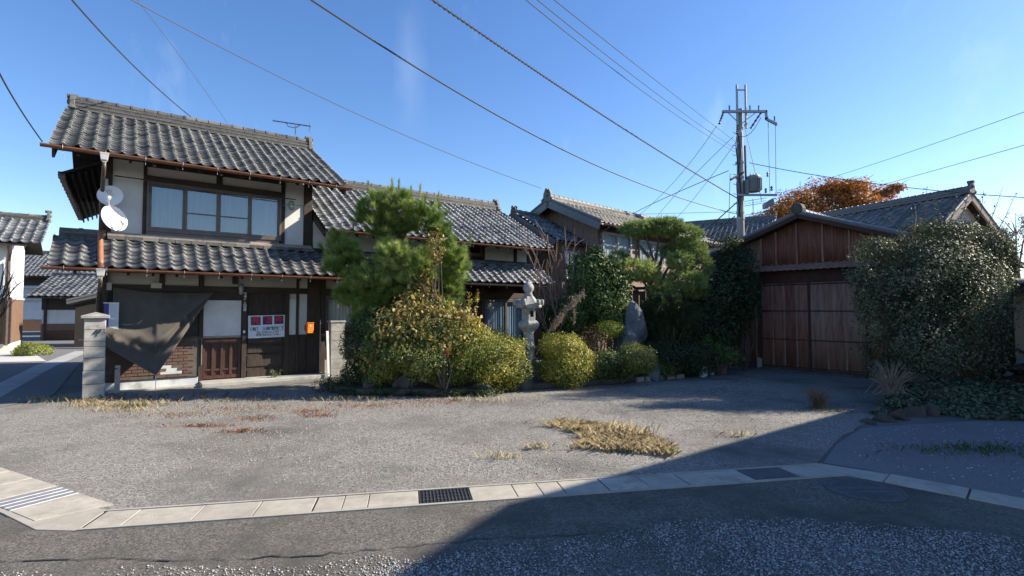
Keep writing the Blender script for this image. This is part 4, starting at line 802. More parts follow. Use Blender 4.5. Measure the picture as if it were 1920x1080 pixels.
# ------------------------------------------------------------------ rusted shed
S_O, S_A = Vector((7.13, 15.0, 0)), rad(-50)
SU = Vector((math.cos(S_A), math.sin(S_A))); SV = Vector((-SU.y, SU.x))
def sw_(u, v): return Vector((S_O.x, S_O.y)) + SU * u + SV * v
S = thing('iron_shed', S_O, 'rusted corrugated iron shed with tall double doors and shallow gable', 'shed', rz=S_A)
def corr(u0, u1, z0, z1, v, mat, name, par=None, pitch=0.076, amp=0.009, top=None):
    n = max(4, int((u1 - u0) / pitch * 4)); vs = []
    for i in range(n + 1):
        u = u0 + (u1 - u0) * i / n; y = v - amp * math.cos(2 * math.pi * i / 4); zt = top(u) if top else z1; vs += [(u, y, z0), (u, y, zt), (u, y + 0.006, z0), (u, y + 0.006, zt)]
    fs = []
    for i in range(n):
        a, b = 4 * i, 4 * i + 4; fs += [(a, b, b + 1, a + 1), (a + 3, b + 3, b + 2, a + 2), (a + 1, b + 1, b + 3, a + 3), (a + 2, b + 2, b, a)]
    fs += [(0, 1, 3, 2), (4 * n, 4 * n + 2, 4 * n + 3, 4 * n + 1)]
    return MB().add(vs, fs).build(name, mat, par or S, smooth=True)
UA, UL, UR, ZA, SLP = 1.15, -0.88, 4.6, 4.22, 0.36
rt = lambda u: ZA - SLP * abs(u - UA) - 0.10
mats = [m_rust3, m_rust2, m_rust2, m_rust2, m_rust2, m_rust]
ed = [-0.88, 0.02, 0.43, 0.98, 1.62, 2.24, 4.6]
for i in range(6): corr(ed[i], ed[i + 1], 2.92 if i else 2.5, 0, 0.0, mats[i], 'gable_sheet', top=rt)
for u in ed[1:-1]: MB().box(u - 0.022, u + 0.022, -0.03, 0.0, 2.90, rt(u) - 0.02).build('batten', m_rust3, S)
for a, b, mt in ((-0.88, -0.62, m_rust), (-0.62, -0.34, m_rust3), (-0.34, -0.06, m_rust)): corr(a, b, 0.16, 2.9, 0.02, mt, 'side_sheet', amp=0.013)
for k in range(4): MB().box(-0.84 + k * 0.22, -0.80 + k * 0.22, -0.02, 0.0, 0.2, 2.85).build('batten', m_rust3, S)
# doors
def door(u0, u1, mts, nm):
    d = MB().box(u0, u1, -0.02, 0.01, 0.06, 2.42).build('shed_door', m_irondk, S); n = len(mts); w = (u1 - u0) / n
    for i in range(n): corr(u0 + i * w + 0.01, u0 + (i + 1) * w - 0.005, 0.08, 2.40, -0.036, mts[i], 'door_sheet', d, amp=0.004, pitch=0.12)
    for z in (0.10, 0.84, 1.62, 2.34): MB().box(u0, u1, -0.052, -0.046, z, z + 0.032).build('door_rail', m_irondk, d)
    for i in range(1, n): MB().box(u0 + i * w - 0.022, u0 + i * w + 0.022, -0.050, -0.042, 0.12, 2.36).build('door_batten', m_rust3, d)
    return d
door(0.0, 1.27, (m_rust, m_rust, m_rust2, m_rust), 'l'); door(1.29, 2.56, (m_rust3, m_rust3, m_rust3), 'r')
MB().box(1.24, 1.30, -0.07, -0.04, 0.06, 2.42).build('meeting_stile', m_irondk, S); MB().box(-0.06, 0.0, -0.05, 0.05, 0.0, 2.5).build('door_post', m_irondk, S); MB().box(2.56, 2.64, -0.05, 0.05, 0.0, 2.5).build('door_post', m_irondk, S)
corr(2.64, 4.6, 0.16, 2.9, 0.02, m_rust, 'side_sheet', amp=0.013)
MB().box(-0.3, 2.9, -0.05, 0.0, 2.42, 2.92).build('door_header', m_irondk, S)
aw = MB(); n = 60; vs = []
for i in range(n + 1):
    u = -0.35 + 3.3 * i / n; dz = 0.012 * math.cos(i * math.pi / 1.5); vs += [(u, -0.42, 2.74 + dz), (u, 0.0, 2.93 + dz), (u, -0.42, 2.728 + dz), (u, 0.0, 2.918 + dz)]
fs = []
for i in range(n):
    a, b = 4 * i, 4 * i + 4; fs += [(a, b, b + 1, a + 1), (a + 3, b + 3, b + 2, a + 2), (a + 2, b + 2, b, a)]
aw.add(vs, fs).build('awning_sheet', m_rust3, S)
MB().box(-0.88, 4.6, -0.03, 0.1, 0.0, 0.15).build('footing', m_rock, S); MB().box(0.0, 2.6, -0.30, -0.03, 0.0, 0.06).build('threshold', m_rock, S, bevel=0.01)
MB().box(-0.12, 0.0, -0.09, 0.0, 0.0, 0.3).build('corner_block', m_conc, S)
# roof
for sgn, uu in ((-1, -1.85), (1, 4.9)):
    z = ZA - SLP * abs(uu - UA); q = [(uu, -0.35, z), (UA, -0.35, ZA), (UA, 6.0, ZA), (uu, 6.0, z)]
    if sgn > 0: q = [(UA, -0.35, ZA), (uu, -0.35, z), (uu, 6.0, z), (UA, 6.0, ZA)]
    d_ = MB().slab(q, 0.05).build('roof_slope', m_deck, S)
    L = math.hypot(uu - UA, z - ZA); T_ = ((UA - uu) / L, 0, (ZA - z) / L); 
    if sgn < 0: tile_roof(d_, (uu, 6.0, z + 0.006), (0, -1, 0), T_, 26, 6.3 / 26, 10, L / 10, m_tile_blue)
    else: tile_roof(d_, (uu, -0.35, z + 0.006), (0, 1, 0), T_, 26, 6.3 / 26, 10, L / 10, m_tile_blue)
    p0, p1 = Vector((uu, -0.37, z - 0.01)), Vector((UA, -0.37, ZA - 0.01))
    MB().slab([p0, p0 + Vector((0, 0.06, 0)), p1 + Vector((0, 0.06, 0)), p1] if sgn > 0 else [p0 + Vector((0, 0.06, 0)), p0, p1, p1 + Vector((0, 0.06, 0))], 0.10).build('bargeboard', m_irondk, S)
    MB().tube([p0 + Vector((0, 0.03, 0.05)), p1 + Vector((0, 0.03, 0.05))], 0.06, 8).build('verge_cap', m_tile_blue, S)
ridge(S, (UA, -0.25, ZA), (UA, 5.9, ZA), m_tile_blue, layers=2, w=0.26, lh=0.05, singles=False)
MB().tube([(UA, -0.42, ZA + 0.14), (UA, -0.18, ZA + 0.14)], 0.15, 14).build('ridge_end_drum', m_rock, S, bevel=0.02)
MB().box(-0.86, 4.58, 0.12, 5.8, 0.0, 2.9).build('wall_core', m_rust2, S)

# ------------------------------------------------------------------ house behind the shed
def gable_house(name, apex, ang, length, halfw, slope, wall, rmat, label, wallz=0.0, over=0.5, W=0.27, layers=4, gable=None, tiles=True, lh=0.06):
    """apex: ridge end nearest, ridge runs along ang away from it"""
    t = thing(name, (apex[0], apex[1], 0), label, 'house', rz=ang); z = apex[2]; e = z - slope * (halfw + over)
    for s in (-1, 1):
        q = [(0, -s * (halfw + over), e), (length, -s * (halfw + over), e), (length, 0, z), (0, 0, z)]
        if s < 0: q = [q[1], q[0], q[3], q[2]]
        d_ = MB().slab(q, 0.08).build('roof_slope', m_deck, t)
        L = math.hypot(halfw + over, slope * (halfw + over)); nc = int(length / W); nr = int(L / 0.24)
        if tiles:
            if s > 0: tile_roof(d_, (0, -(halfw + over), e + 0.006), (1, 0, 0), (0, (halfw + over) / L, slope * (halfw + over) / L), nc, length / nc, nr, L / nr, rmat)
            else: tile_roof(d_, (length, (halfw + over), e + 0.006), (-1, 0, 0), (0, -(halfw + over) / L, slope * (halfw + over) / L), nc, length / nc, nr, L / nr, rmat)
        MB().slab([(-0.05, -s * (halfw + over), e - 0.02), (0.03, -s * (halfw + over), e - 0.02), (0.03, 0, z - 0.02), (-0.05, 0, z - 0.02)][::s], 0.2).build('bargeboard', m_sheetw if gable else m_wood, t)
        MB().tube([(0, -s * (halfw + over), e + 0.06), (0, 0, z + 0.06)], 0.07, 8).build('verge_roll', rmat, t)
    ridge(t, (0, 0, z), (length, 0, z), rmat, layers=layers, w=0.32, lh=lh, singles=False); ogre(t, (-0.03, 0, z), (-1, 0, 0), m_ridge, 0.5, 0.4)
    zz = z - slope * halfw - 0.05; g0 = over
    pts = [(g0, -halfw, wallz), (g0, halfw, wallz), (g0, halfw, zz), (g0, 0, z - 0.06), (g0, -halfw, zz)]
    p2 = [(length - 0.3, y, q) for _, y, q in pts]; mb = MB().add(pts + p2, [(4, 3, 2, 1, 0), (5, 6, 7, 8, 9), (0, 1, 6, 5), (1, 2, 7, 6), (4, 0, 5, 9), (2, 3, 8, 7), (3, 4, 9, 8)])
    mb.build('wall', wall, t)
    return t
bh = gable_house('gabled_house', (17.6, 20.0, 6.12), rad(113), 9.0, 1.85, 0.72, m_plaster, m_tile_blue, 'white gabled house with blue-grey roof rising behind the iron shed', gable=True, over=0.35)
MB().box(0.32, 0.36, -0.35, 0.25, 3.75, 4.35).build('gable_vent', m_alu, bh)
gable_house('far_house', (15.6, 31.0, 7.0), rad(150), 8.0, 3.2, 0.5, m_plaster, m_tile_blue, 'distant grey tiled house behind the utility pole foot', tiles=True, over=0.4)
# wall glimpsed at the right of the big bush
tw = thing('tan_building', (12.6, 13.2, 0), 'sunlit tan walled building at the edge behind the big shrub', 'building', rz=rad(-30))
MB().box(0, 6, 0, 3, 0, 2.1).build('wall', m_tanwall, tw); MB().box(-0.1, 6.2, -0.45, 3.2, 2.1, 2.3).build('eave', m_wood, tw); MB().slab([(-0.2, -0.5, 2.32), (6.3, -0.5, 2.32), (6.3, 3.2, 2.6), (-0.2, 3.2, 2.6)], 0.06).build('roof', m_wood, tw)
MB().box(0.0, 6, -0.03, 0, 0, 0.5).build('plinth', m_conc, tw)

# ------------------------------------------------------------------ neighbour across the side road (its eave shades the near ground)
sn = thing('neighbour_house', (8.53, 6.42, 0), 'white neighbour house across the side drive casting the near shadow', 'house', rz=H_A)
MB().slab([(0, 0, 5.2), (0, -3.6, 7.9), (15, -3.6, 7.9), (15, 0, 5.2)][::-1], 0.1).build('roof', m_tile_blue, sn); MB().slab([(0, -3.6, 7.9), (0, -7.2, 5.2), (15, -7.2, 5.2), (15, -3.6, 7.9)][::-1], 0.1).build('roof', m_tile_blue, sn)
MB().add([(0.6, -0.6, 0), (0.6, -6.6, 0), (0.6, -6.6, 5.5), (0.6, -3.6, 7.75), (0.6, -0.6, 5.5), (14.5, -0.6, 0), (14.5, -6.6, 0), (14.5, -6.6, 5.5), (14.5, -3.6, 7.75), (14.5, -0.6, 5.5)], [(0, 1, 2, 3, 4), (9, 8, 7, 6, 5), (0, 5, 6, 1), (1, 6, 7, 2), (4, 9, 5, 0), (2, 7, 8, 3), (3, 8, 9, 4)]).build('wall', m_plaster, sn)
# ------------------------------------------------------------------ left background
nb = thing('plaster_house', (-19.55, 20.4, 0), 'white plaster house with brown board skirting across the left road', 'house', rz=rad(36))
nr_ = MB().slab([(-6, -0.75, 4.22), (0.55, -0.75, 4.22), (0.55, 1.7, 5.42), (-6, 1.7, 5.42)], 0.08).build('roof', m_deck, nb); MB().slab([(0.55, 4.1, 4.22), (-6, 4.1, 4.22), (-6, 1.7, 5.42), (0.55, 1.7, 5.42)], 0.08).build('roof_slope', m_deck, nb)
sn_ = math.hypot(2.45, 1.2); tile_roof(nr_, (-6.0, -0.78, 4.23), (1, 0, 0), (0, 2.45 / sn_, 1.2 / sn_), 24, 7.0 / 24, 9, sn_ / 9, m_tile_blue, single=0)
ridge(nr_, (-6, 1.7, 5.40), (0.85, 1.7, 5.40), m_ridge, layers=3, w=0.3, lh=0.07, singles=False); ogre(nr_, (0.92, 1.7, 5.4), (1, 0, 0), m_ridge, 0.5, 0.4)
MB().box(-6, 0, 0.0, 3.4, 2.15, 4.45).build('plaster_wall', m_white, nb); MB().box(-6, 0.02, -0.02, 3.4, 0.34, 2.08).build('board_skirting', m_sidingbr, nb); MB().box(-6, 0.05, -0.04, 3.4, 2.08, 2.15).build('skirting_cap', m_white, nb); MB().box(-6, 0.04, -0.03, 3.4, 0, 0.34).build('plinth', m_cream, nb)
for k in range(22): MB().box(-3.6 + k * 0.17, -3.585 + k * 0.17, -0.045, -0.02, 0.36, 2.08).build('board_batten', m_sidingbr, nb)
MB().box(-0.05, 0.09, -0.07, 0.08, 0.34, 2.15).build('corner_post', m_wood, nb); MB().box(-0.06, 0.05, -0.03, 0.05, 2.15, 4.3).build('corner_trim', m_white, nb)
MB().tube([(0.05, -0.7, 4.1), (0.05, -0.5, 3.85), (-0.02, -0.12, 3.55), (-0.02, -0.12, 0.3)], 0.055, 8).build('downpipe', m_gutter_dk, nb); half_pipe(nb, (-6, -0.84, 4.17), (0.55, -0.84, 4.15), 0.06, m_gutter_dk, hang=2)
def low_house(name, x, y, ang, L, Dp, wz, rz_, label, rm, extra=None):
    t = thing(name, (x, y, 0), label, 'house', rz=rad(ang)); d_ = MB().slab([(-0.4, -0.6, wz), (L + 0.4, -0.6, wz), (L + 0.4, Dp / 2, rz_), (-0.4, Dp / 2, rz_)], 0.08).build('roof', m_deck, t)
    MB().slab([(L + 0.4, Dp + 0.6, wz), (-0.4, Dp + 0.6, wz), (-0.4, Dp / 2, rz_), (L + 0.4, Dp / 2, rz_)], 0.08).build('roof_slope', m_deck, t)
    q = math.hypot(Dp / 2 + 0.6, rz_ - wz); nc = int((L + 0.8) / 0.28); nrw = max(3, int(q / 0.24))
    tile_roof(d_, (-0.4, -0.62, wz + 0.01), (1, 0, 0), (0, (Dp / 2 + 0.6) / q, (rz_ - wz) / q), nc, (L + 0.8) / nc, nrw, q / nrw, rm)
    ridge(d_, (-0.4, Dp / 2, rz_), (L + 0.4, Dp / 2, rz_), rm, layers=2, w=0.3, lh=0.07, singles=False)
    MB().box(0, L, 0, Dp, 0, wz + 0.1).build('wall', m_plaster, t); MB().box(-0.02, L + 0.02, -0.03, 0.05, wz - 0.7, wz + 0.02).build('dark_band', m_wood, t)
    for k in range(int(L // 2.4)):
        if name != 'low_house': window(t, 0.5 + k * 2.4, 1.9 + k * 2.4, wz - 1.9, wz - 0.9, -0.08, 2, m_aluw, m_glass_dk, m_curtain_w, cv=0.045)
        MB().box(0.1 + k * 2.4, 0.22 + k * 2.4, -0.06, 0.0, 0, wz).build('post', m_wood, t)
    half_pipe(t, (-0.4, -0.68, wz - 0.03), (L + 0.4, -0.68, wz - 0.05), 0.06, m_gutter_dk, hang=3)
    MB().box(-0.02, L + 0.02, -0.04, 0.0, 0, 0.9).build('board_skirting', m_sidingbr, t)
    return t
lh1 = low_house('low_house', -25.2, 28.2, 18, 5.2, 4.0, 2.35, 3.6, 'small white house with low tiled roof down the left road', m_tile_blue)
window(lh1, 3.0, 4.6, 0.55, 1.75, -0.02, 2, m_aluw, m_glass_dk, m_curtain_w); MB().box(2.6, 5.4, -0.5, 0.0, 1.85, 1.92).build('porch_eave', m_hopper, lh1); MB().box(0.2, 2.2, -0.04, 0.0, 0.0, 0.55).build('low_fence', m_sidingbr, lh1)
low_house('tall_house', -29.0, 34.0, 25, 6.5, 5.0, 4.0, 5.6, 'taller grey roofed house behind the small white one', m_tile_blue)
low_house('dark_house', -25.0, 38.0, 30, 7, 4, 3.2, 4.5, 'dark walled house half hidden behind the left gate post', m_tile)
low_house('pale_house', -38.0, 40.0, 20, 9, 5, 4.2, 6.2, 'pale two-storey house far down the left road', m_tile_blue)
low_house('grey_house', -29.5, 47.0, 15, 10, 5, 4.6, 6.6, 'grey roofed house at the end of the left road', m_tile)
low_house('corner_house', -46.0, 46.0, 20, 9, 5, 5.0, 7.0, 'distant dark roofed corner house behind the white plaster house', m_tile)
dk = thing('lean_to', (-18.2, 23.6, 0), 'dark tiled lean-to roof beside the rear of the main house', 'lean-to', rz=H_A)
MB().slab([(-1.4, 0, 2.0), (0.6, 0, 2.6), (0.6, 3, 2.6), (-1.4, 3, 2.0)], 0.1).build('roof', m_tile, dk); MB().box(-1.1, 0.6, 0.3, 2.8, 0, 1.9).build('wall', m_dark, dk)
for k in range(8): MB().tube([(-1.4, 0.2 + k * 0.38, 2.06), (0.6, 0.2 + k * 0.38, 2.66)], 0.07, 6).build('roll_tile', m_tile, dk)
bn = thing('blue_bin', (-21.6, 26.0, 0.9), 'small bright blue box on the fence by the small white house', 'box', rz=rad(18)); MB().box(0, 0.32, 0, 0.2, 0, 0.36).build('box', m_blue, bn, bevel=0.02); MB().box(-0.02, 0.34, -0.02, 0.22, 0.36, 0.40).build('lid', m_blue, bn); MB().box(0.12, 0.2, 0.06, 0.14, -0.9, 0).build('post', m_wood, bn)
gp = thing('stone_marker', (-17.6, 22.8, 0), 'pale stone gate marker further along the left road', 'marker', rz=rad(30)); MB().box(-0.25, 0.25, -0.25, 0.25, 0, 1.1).build('pillar', m_stone, gp, bevel=0.03); MB().lathe([(0.2, 1.1), (0.26, 1.2), (0.15, 1.42), (0.05, 1.5)], 10).build('cap', m_stone, gp)

# gate post near the house corner
gpx = thing('gate_post', (-7.80, 9.86, 0), 'pale stacked stone gate post with pointed cap by the house corner', 'gate post', rz=H_A)
zs = [0.0, 0.30, 0.55, 0.78, 0.99, 1.09, 1.30, 1.515]
for k in range(7):
    j = RN.uniform(-0.004, 0.004); w = 0.158 + 0.004 * (k < 2); MB().box(-w + j, w + j, -w, w, zs[k] + 0.004, zs[k + 1] - 0.003).build('stone_block', m_block, gpx, bevel=0.008)
MB().box(-0.15, 0.15, -0.15, 0.15, 0, 1.5).build('mortar_core', m_mortar, gpx)
MB().add([(-0.21, -0.21, 1.515), (0.21, -0.21, 1.515), (0.21, 0.21, 1.515), (-0.21, 0.21, 1.515), (-0.21, -0.21, 1.565), (0.21, -0.21, 1.565), (0.21, 0.21, 1.565), (-0.21, 0.21, 1.565), (0, 0, 1.63)], [(3, 2, 1, 0), (0, 1, 5, 4), (1, 2, 6, 5), (2, 3, 7, 6), (3, 0, 4, 7), (4, 5, 8), (5, 6, 8), (6, 7, 8), (7, 4, 8)]).build('cap_stone', m_block, gpx, bevel=0.006)
np_ = MB(); np_.tube([(-0.02, -0.165, 1.22), (0.03, -0.167, 1.30), (0.06, -0.165, 1.24), (0.09, -0.167, 1.31)], 0.012, 5); np_.tube([(0.02, -0.165, 1.18), (0.04, -0.168, 1.26)], 0.010, 5); np_.build('iron_hook', m_iron, gpx)
mp_ = thing('short_post', (-7.93, 10.62, 0), 'short square grey metal post behind the stone gate post', 'post', rz=H_A); MB().box(-0.045, 0.045, -0.045, 0.045, 0, 0.56).build('shaft', m_steel, mp_, bevel=0.006); MB().tube([(0, -0.05, 0.5), (-0.1, -0.08, 0.48), (-0.12, -0.1, 0.42)], 0.01, 5).build('hook', m_iron, mp_)
g2 = hthing('block_pillar', 4.62, -0.42, 0, 'sun-dappled pale block pillar right of the entrance', 'pillar')
for k in range(6): MB().box(-0.17, 0.17, -0.12, 0.12, 0.0 + k * 0.225 + 0.004, (k + 1) * 0.225).build('stone_block', m_block, g2, bevel=0.008)
MB().box(-0.19, 0.19, -0.14, 0.14, 1.354, 1.40).build('cap_stone', m_block, g2, bevel=0.006)
ps = hthing('propped_board', 4.36, -0.62, 0.05, 'narrow white board propped against the block pillar', 'board'); MB().hexa([(0, 0, 0), (0.05, 0, 0), (0.05, 0.02, 0), (0, 0.02, 0), (-0.02, 0.1, 1.1), (0.04, 0.1, 1.1), (0.04, 0.12, 1.1), (-0.02, 0.12, 1.1)]).build('plank', m_white, ps)
# ------------------------------------------------------------------ utility pole and wires
PX, PY = at(1387, 440, 24).x, 24.0
up = thing('utility_pole', (PX, PY, 0), 'tall concrete utility pole with crossarm, transformer and switch behind the shed', 'utility pole')
MB().tube([(0, 0, 0), (0.05, 0, 6), (0.10, 0, 10.95)], [0.19, 0.16, 0.125], 16).build('pole', m_pole, up, smooth=True)
for x in (-0.07, 0.33): MB().tube([(x, -0.12, 10.0), (x, -0.12, 12.05)], 0.055, 8).build('extension_tube', m_steel, up)
MB().box(-0.1, 0.35, -0.14, -0.10, 11.78, 11.83).build('tie_bar', m_steel, up)
MB().box(-0.78, 1.25, -0.22, -0.12, 10.72, 10.83).build('crossarm', m_steel, up); MB().box(1.20, 1.28, -0.22, -0.12, 10.4, 10.83).build('crossarm_drop', m_steel, up); MB().hexa([(1.2, -0.22, 10.4), (1.72, -0.22, 10.12), (1.72, -0.12, 10.12), (1.2, -0.12, 10.4), (1.2, -0.22, 10.5), (1.72, -0.22, 10.24), (1.72, -0.12, 10.24), (1.2, -0.12, 10.5)]).build('crossarm_outrigger', m_steel, up)
for x0, x1 in ((-0.5, 0.02), (0.75, 0.15)): MB().tube([(x0, -0.16, 10.72), (x1, -0.1, 10.25)], 0.02, 6).build('arm_brace', m_steel, up)
def insul(p, q, r=0.055):
    p, q = Vector(p), Vector(q); pts = [p.lerp(q, t) for t in np.linspace(0, 1, 9)]; MB().tube(pts, [r * (0.5 if k % 2 else 1.0) for k in range(9)], 10).build('insulator', m_gutter_dk, up)
insul((-0.75, -0.2, 10.7), (-1.05, -0.5, 10.1)); insul((-0.1, -0.2, 10.1), (-0.3, -0.6, 9.6)); insul((0.98, -0.2, 10.7), (0.72, 0.3, 10.15))
for x in (-0.45, 0.5, 0.9, 1.3, 1.62): insul((x, -0.17, 10.83 if x < 1 else 10.35), (x, -0.17, 11.05 if x < 1 else 10.55), 0.04)
tr_ = MB().lathe([(0.26, 7.05), (0.30, 7.1), (0.30, 7.72), (0.27, 7.78)], 20, (0.62, -0.15, 0)).build('transformer', m_trans, up, smooth=False)
for k in range(18):
    a = 2 * math.pi * k / 18; MB().box(0.30, 0.345, -0.008, 0.008, 7.12, 7.66).build('cooling_fin', m_trans, tr_, basis=Matrix.Translation((0.62, -0.15, 0)) @ Matrix.Rotation(a, 4, 'Z'))
for x in (0.48, 0.62, 0.76): MB().lathe([(0.03, 7.78), (0.045, 7.84), (0.03, 7.9)], 8, (x, -0.15, 0)).build('bushing', m_porc, tr_)
MB().box(0.20, 0.34, -0.3, 0.05, 6.95, 7.6).build('fuse_box', m_trans, up)
MB().box(-0.15, 1.65, -0.22, -0.12, 6.86, 6.95).build('transformer_arm', m_steel, up)
MB().hexa([(1.05, -0.32, 6.25), (1.5, -0.32, 6.45), (1.5, 0, 6.45), (1.05, 0, 6.25), (1.05, -0.32, 6.5), (1.45, -0.32, 6.75), (1.45, 0, 6.75), (1.05, 0, 6.5)]).build('switch_box', m_trans, up, bevel=0.03)
for x, z in ((1.15, 7.0), (1.42, 7.1), (1.25, 7.75)): MB().lathe([(0.04, 0), (0.06, 0.05), (0.03, 0.1), (0.06, 0.15), (0.03, 0.22)], 8, (x, -0.17, z)).build('surge_insulator', m_trans, up)
MB().tube([(-0.55, -0.4, 7.55), (0.15, -0.1, 7.95), (0.3, 0.1, 8.1)], 0.05, 6).build('cable_bracket', m_black, up)
for k in range(9): MB().tube([(-0.18 + 0.02 * k % 0.05, -0.12, 5.6 + k * 0.45), (-0.32, -0.14, 5.62 + k * 0.45)], 0.016, 5).build('climbing_step', m_steel, up)
cab = MB()
for k in range(5): cab.tube([(-0.14 + 0.05 * math.sin(t * 1.3 + k) + 0.03 * k, -0.18, 5.9 + t * 0.38) for t in range(11)], 0.018, 5)
cab.tube([(0.28, -0.12, 7.0), (0.25, -0.14, 9.2)], 0.05, 8); cab.build('riser_cable', m_wire, up)
for z in (5.8, 6.1, 7.7, 8.4): MB().lathe([(0.185, 0), (0.185, 0.09)], 14, (0.05, 0, z)).build('band', m_steel, up)
for k, (a, b) in enumerate((((1.32, -0.17, 10.4), (1.34, -0.17, 7.0)), ((1.66, -0.17, 10.2), (1.62, -0.17, 6.9)), ((0.2, -0.2, 10.2), (0.95, -0.2, 6.6)), ((-0.3, -0.2, 9.8), (1.0, -0.17, 10.5)))): 
    a, b = Vector(a), Vector(b); MB().tube([a.lerp(b, t) + Vector((0, 0, -0.5 * math.sin(math.pi * t) if k == 3 else 0)) for t in np.linspace(0, 1, 9)], 0.014, 5).build('jumper_wire', m_wire, up)
top = lambda dx, dz: Vector((PX + dx, PY - 0.17, dz))
def wire(pts, r, label, mat=None, ext=(0.0, 0.0), wrap=0, n=48):
    """hanging wire through survey marks: a smooth curve through the given points"""
    p = [Vector(q) for q in pts]; p0 = p[0] + (p[0] - p[1]) * ext[0]; p1 = p[-1] + (p[-1] - p[-2]) * ext[1]; p = [p0] + p[1:-1] + [p1] if len(p) > 2 else [p0, p1]
    d = [0.0]
    for a, b in zip(p, p[1:]): d.append(d[-1] + (b - a).length)
    deg = min(2, len(p) - 1); ts = np.array(d); co = [np.polyfit(ts, np.array([q[k] for q in p]), deg) for k in range(3)]
    out = [Vector([np.polyval(c, t) for c in co]) for t in np.linspace(0, d[-1], n)]
    t = thing('overhead_wire', tuple(out[0]), label, 'wire', 'wires overhead'); out = [q - out[0] for q in out]
    MB().tube(out, r, 6).build('cable', mat or m_wire, t)
    if wrap:
        hx = []; m = wrap
        for k in range(m * 6):
            f = k / (m * 6) * (n - 1); i = min(int(f), n - 2); q = out[i].lerp(out[i + 1], f - i); a = k * 2 * math.pi / 6; hx.append(q + Vector((0.3 * math.cos(a), 0.3 * math.cos(a), math.sin(a))) * (r * 2.2))
        MB().tube(hx, r * 0.45, 4).build('spiral_wrap', mat or m_wire, t)
    return t
hc = hw(-0.9, -1.08)
wire([at(0, 130, 7.2), at(38, 205, 8.3), (hc.x, hc.y, 4.68)], 0.012, 'service drop wire running to the left eave corner of the main house', ext=(0.8, 0))
wire([at(140, 0, 7.5), at(235, 108, 10.5), at(350, 212, 15.5)], 0.014, 'dark wire vanishing behind the main house ridge at its middle', ext=(0.5, 0.1))
wire([at(255, 0, 9), at(330, 95, 12), at(420, 222, 17)], 0.006, 'hair-thin wire dropping behind the main house ridge', m_wire_lt, ext=(0.5, 0.1))
wire([at(255, 0, 8.5), at(600, 181, 12.0), at(1015, 353, 18.0)], 0.009, 'thin wire running down to the brown gabled house ridge end', m_wire_lt, ext=(0.3, 0.0))
wire([at(600, 0, 8.0), at(985, 245, 13.5), at(1375, 400, 23.9)], 0.016, 'heavy dark cable sagging to the low clamp of the pole', ext=(0.3, 0))
wire([at(815, 0, 9.0), at(1100, 196, 14.5), at(1383, 372, 23.9)], 0.017, 'spiral wrapped cable slanting down to the pole', ext=(0.3, 0), wrap=150, n=90)
for k, (a, b, c) in enumerate((((990, 0), (1190, 160), (1378, 285)), ((1010, 0), (1200, 152), (1380, 280)), ((1040, 0), (1225, 147), (1385, 270)))):
    wire([at(*a, 9.5), at(*b, 14.5), at(*c, 23.8)], 0.009, ('lowest of three thin parallel wires reaching the pole middle', 'middle one of three thin parallel wires reaching the pole', 'highest of three thin parallel wires reaching the pole')[k], ext=(0.3, 0))
wire([at(1405, 305, 24), at(1560, 334, 22), at(1720, 353, 20.5), at(1920, 369, 18.5)], 0.015, 'dark cable running from the pole over the shed to the right', ext=(0, 0.3))
wire([at(1440, 368, 24), at(1600, 320, 18), at(1920, 208, 12)], 0.007, 'upper thin wire rising right beyond the orange tree', m_wire_lt, ext=(0, 0.3))
wire([at(1560, 372, 24), at(1700, 334, 18), at(1920, 272, 13)], 0.008, 'lower thin wire rising right above the shed roof', ext=(0, 0.3))
wire([top(-1.05, 10.1), at(1290, 310, 28), at(1205, 395, 36)], 0.012, 'wire from the crossarm tip falling behind the brown house', ext=(0, 0.2))
wire([top(-0.3, 9.6), at(1300, 330, 28), at(1235, 405, 36)], 0.012, 'wire from the pole neck falling behind the brown house', ext=(0, 0.2))
wire([at(1383, 262, 24), at(1330, 335, 27), at(1255, 415, 36)], 0.011, 'third wire slanting from the pole down behind the brown roof', ext=(0, 0.2))
wire([at(1366, 320, 23.8), at(1290, 352, 27), at(1205, 392, 33)], 0.017, 'thick cable with clamp leaving the pole bracket leftwards', ext=(0, 0.3))
wire([at(1383, 378, 24), at(1320, 435, 27)], 0.026, 'upper thick bundled cable descending left from the pole base', ext=(0, 0.2))
wire([at(1378, 405, 24), at(1335, 440, 27)], 0.022, 'lower thick cable descending left from the pole base', ext=(0, 0.2))
wire([at(1369, 325, 23.9), at(1366, 440, 23.9)], 0.012, 'vertical cable hanging beside the pole from its bracket', ext=(0, 0.4))
wire([at(1185, 402, 30), at(1300, 399, 26), at(1380, 397, 24)], 0.010, 'level thin wire reaching the pole just above the brown roof')
a2 = at(1412, 380, 34); ta2 = thing('tv_antenna', (a2.x, a2.y, 4.5), 'distant roof antenna right of the utility pole', 'antenna'); MB().tube([(0, 0, 0), (0, 0, 4.4)], 0.03, 6).build('mast', m_steel, ta2)
for z in (3.3, 3.9, 4.2): MB().tube([(-0.6, 0, z), (0.9, 0, z + 0.25)], 0.02, 5).build('boom', m_steel, ta2)
for k in range(6): MB().tube([(-0.5 + k * 0.25, -0.2, 4.0 + k * 0.04), (-0.5 + k * 0.25, 0.2, 4.1 + k * 0.04)], 0.015, 4).build('element', m_steel, ta2)
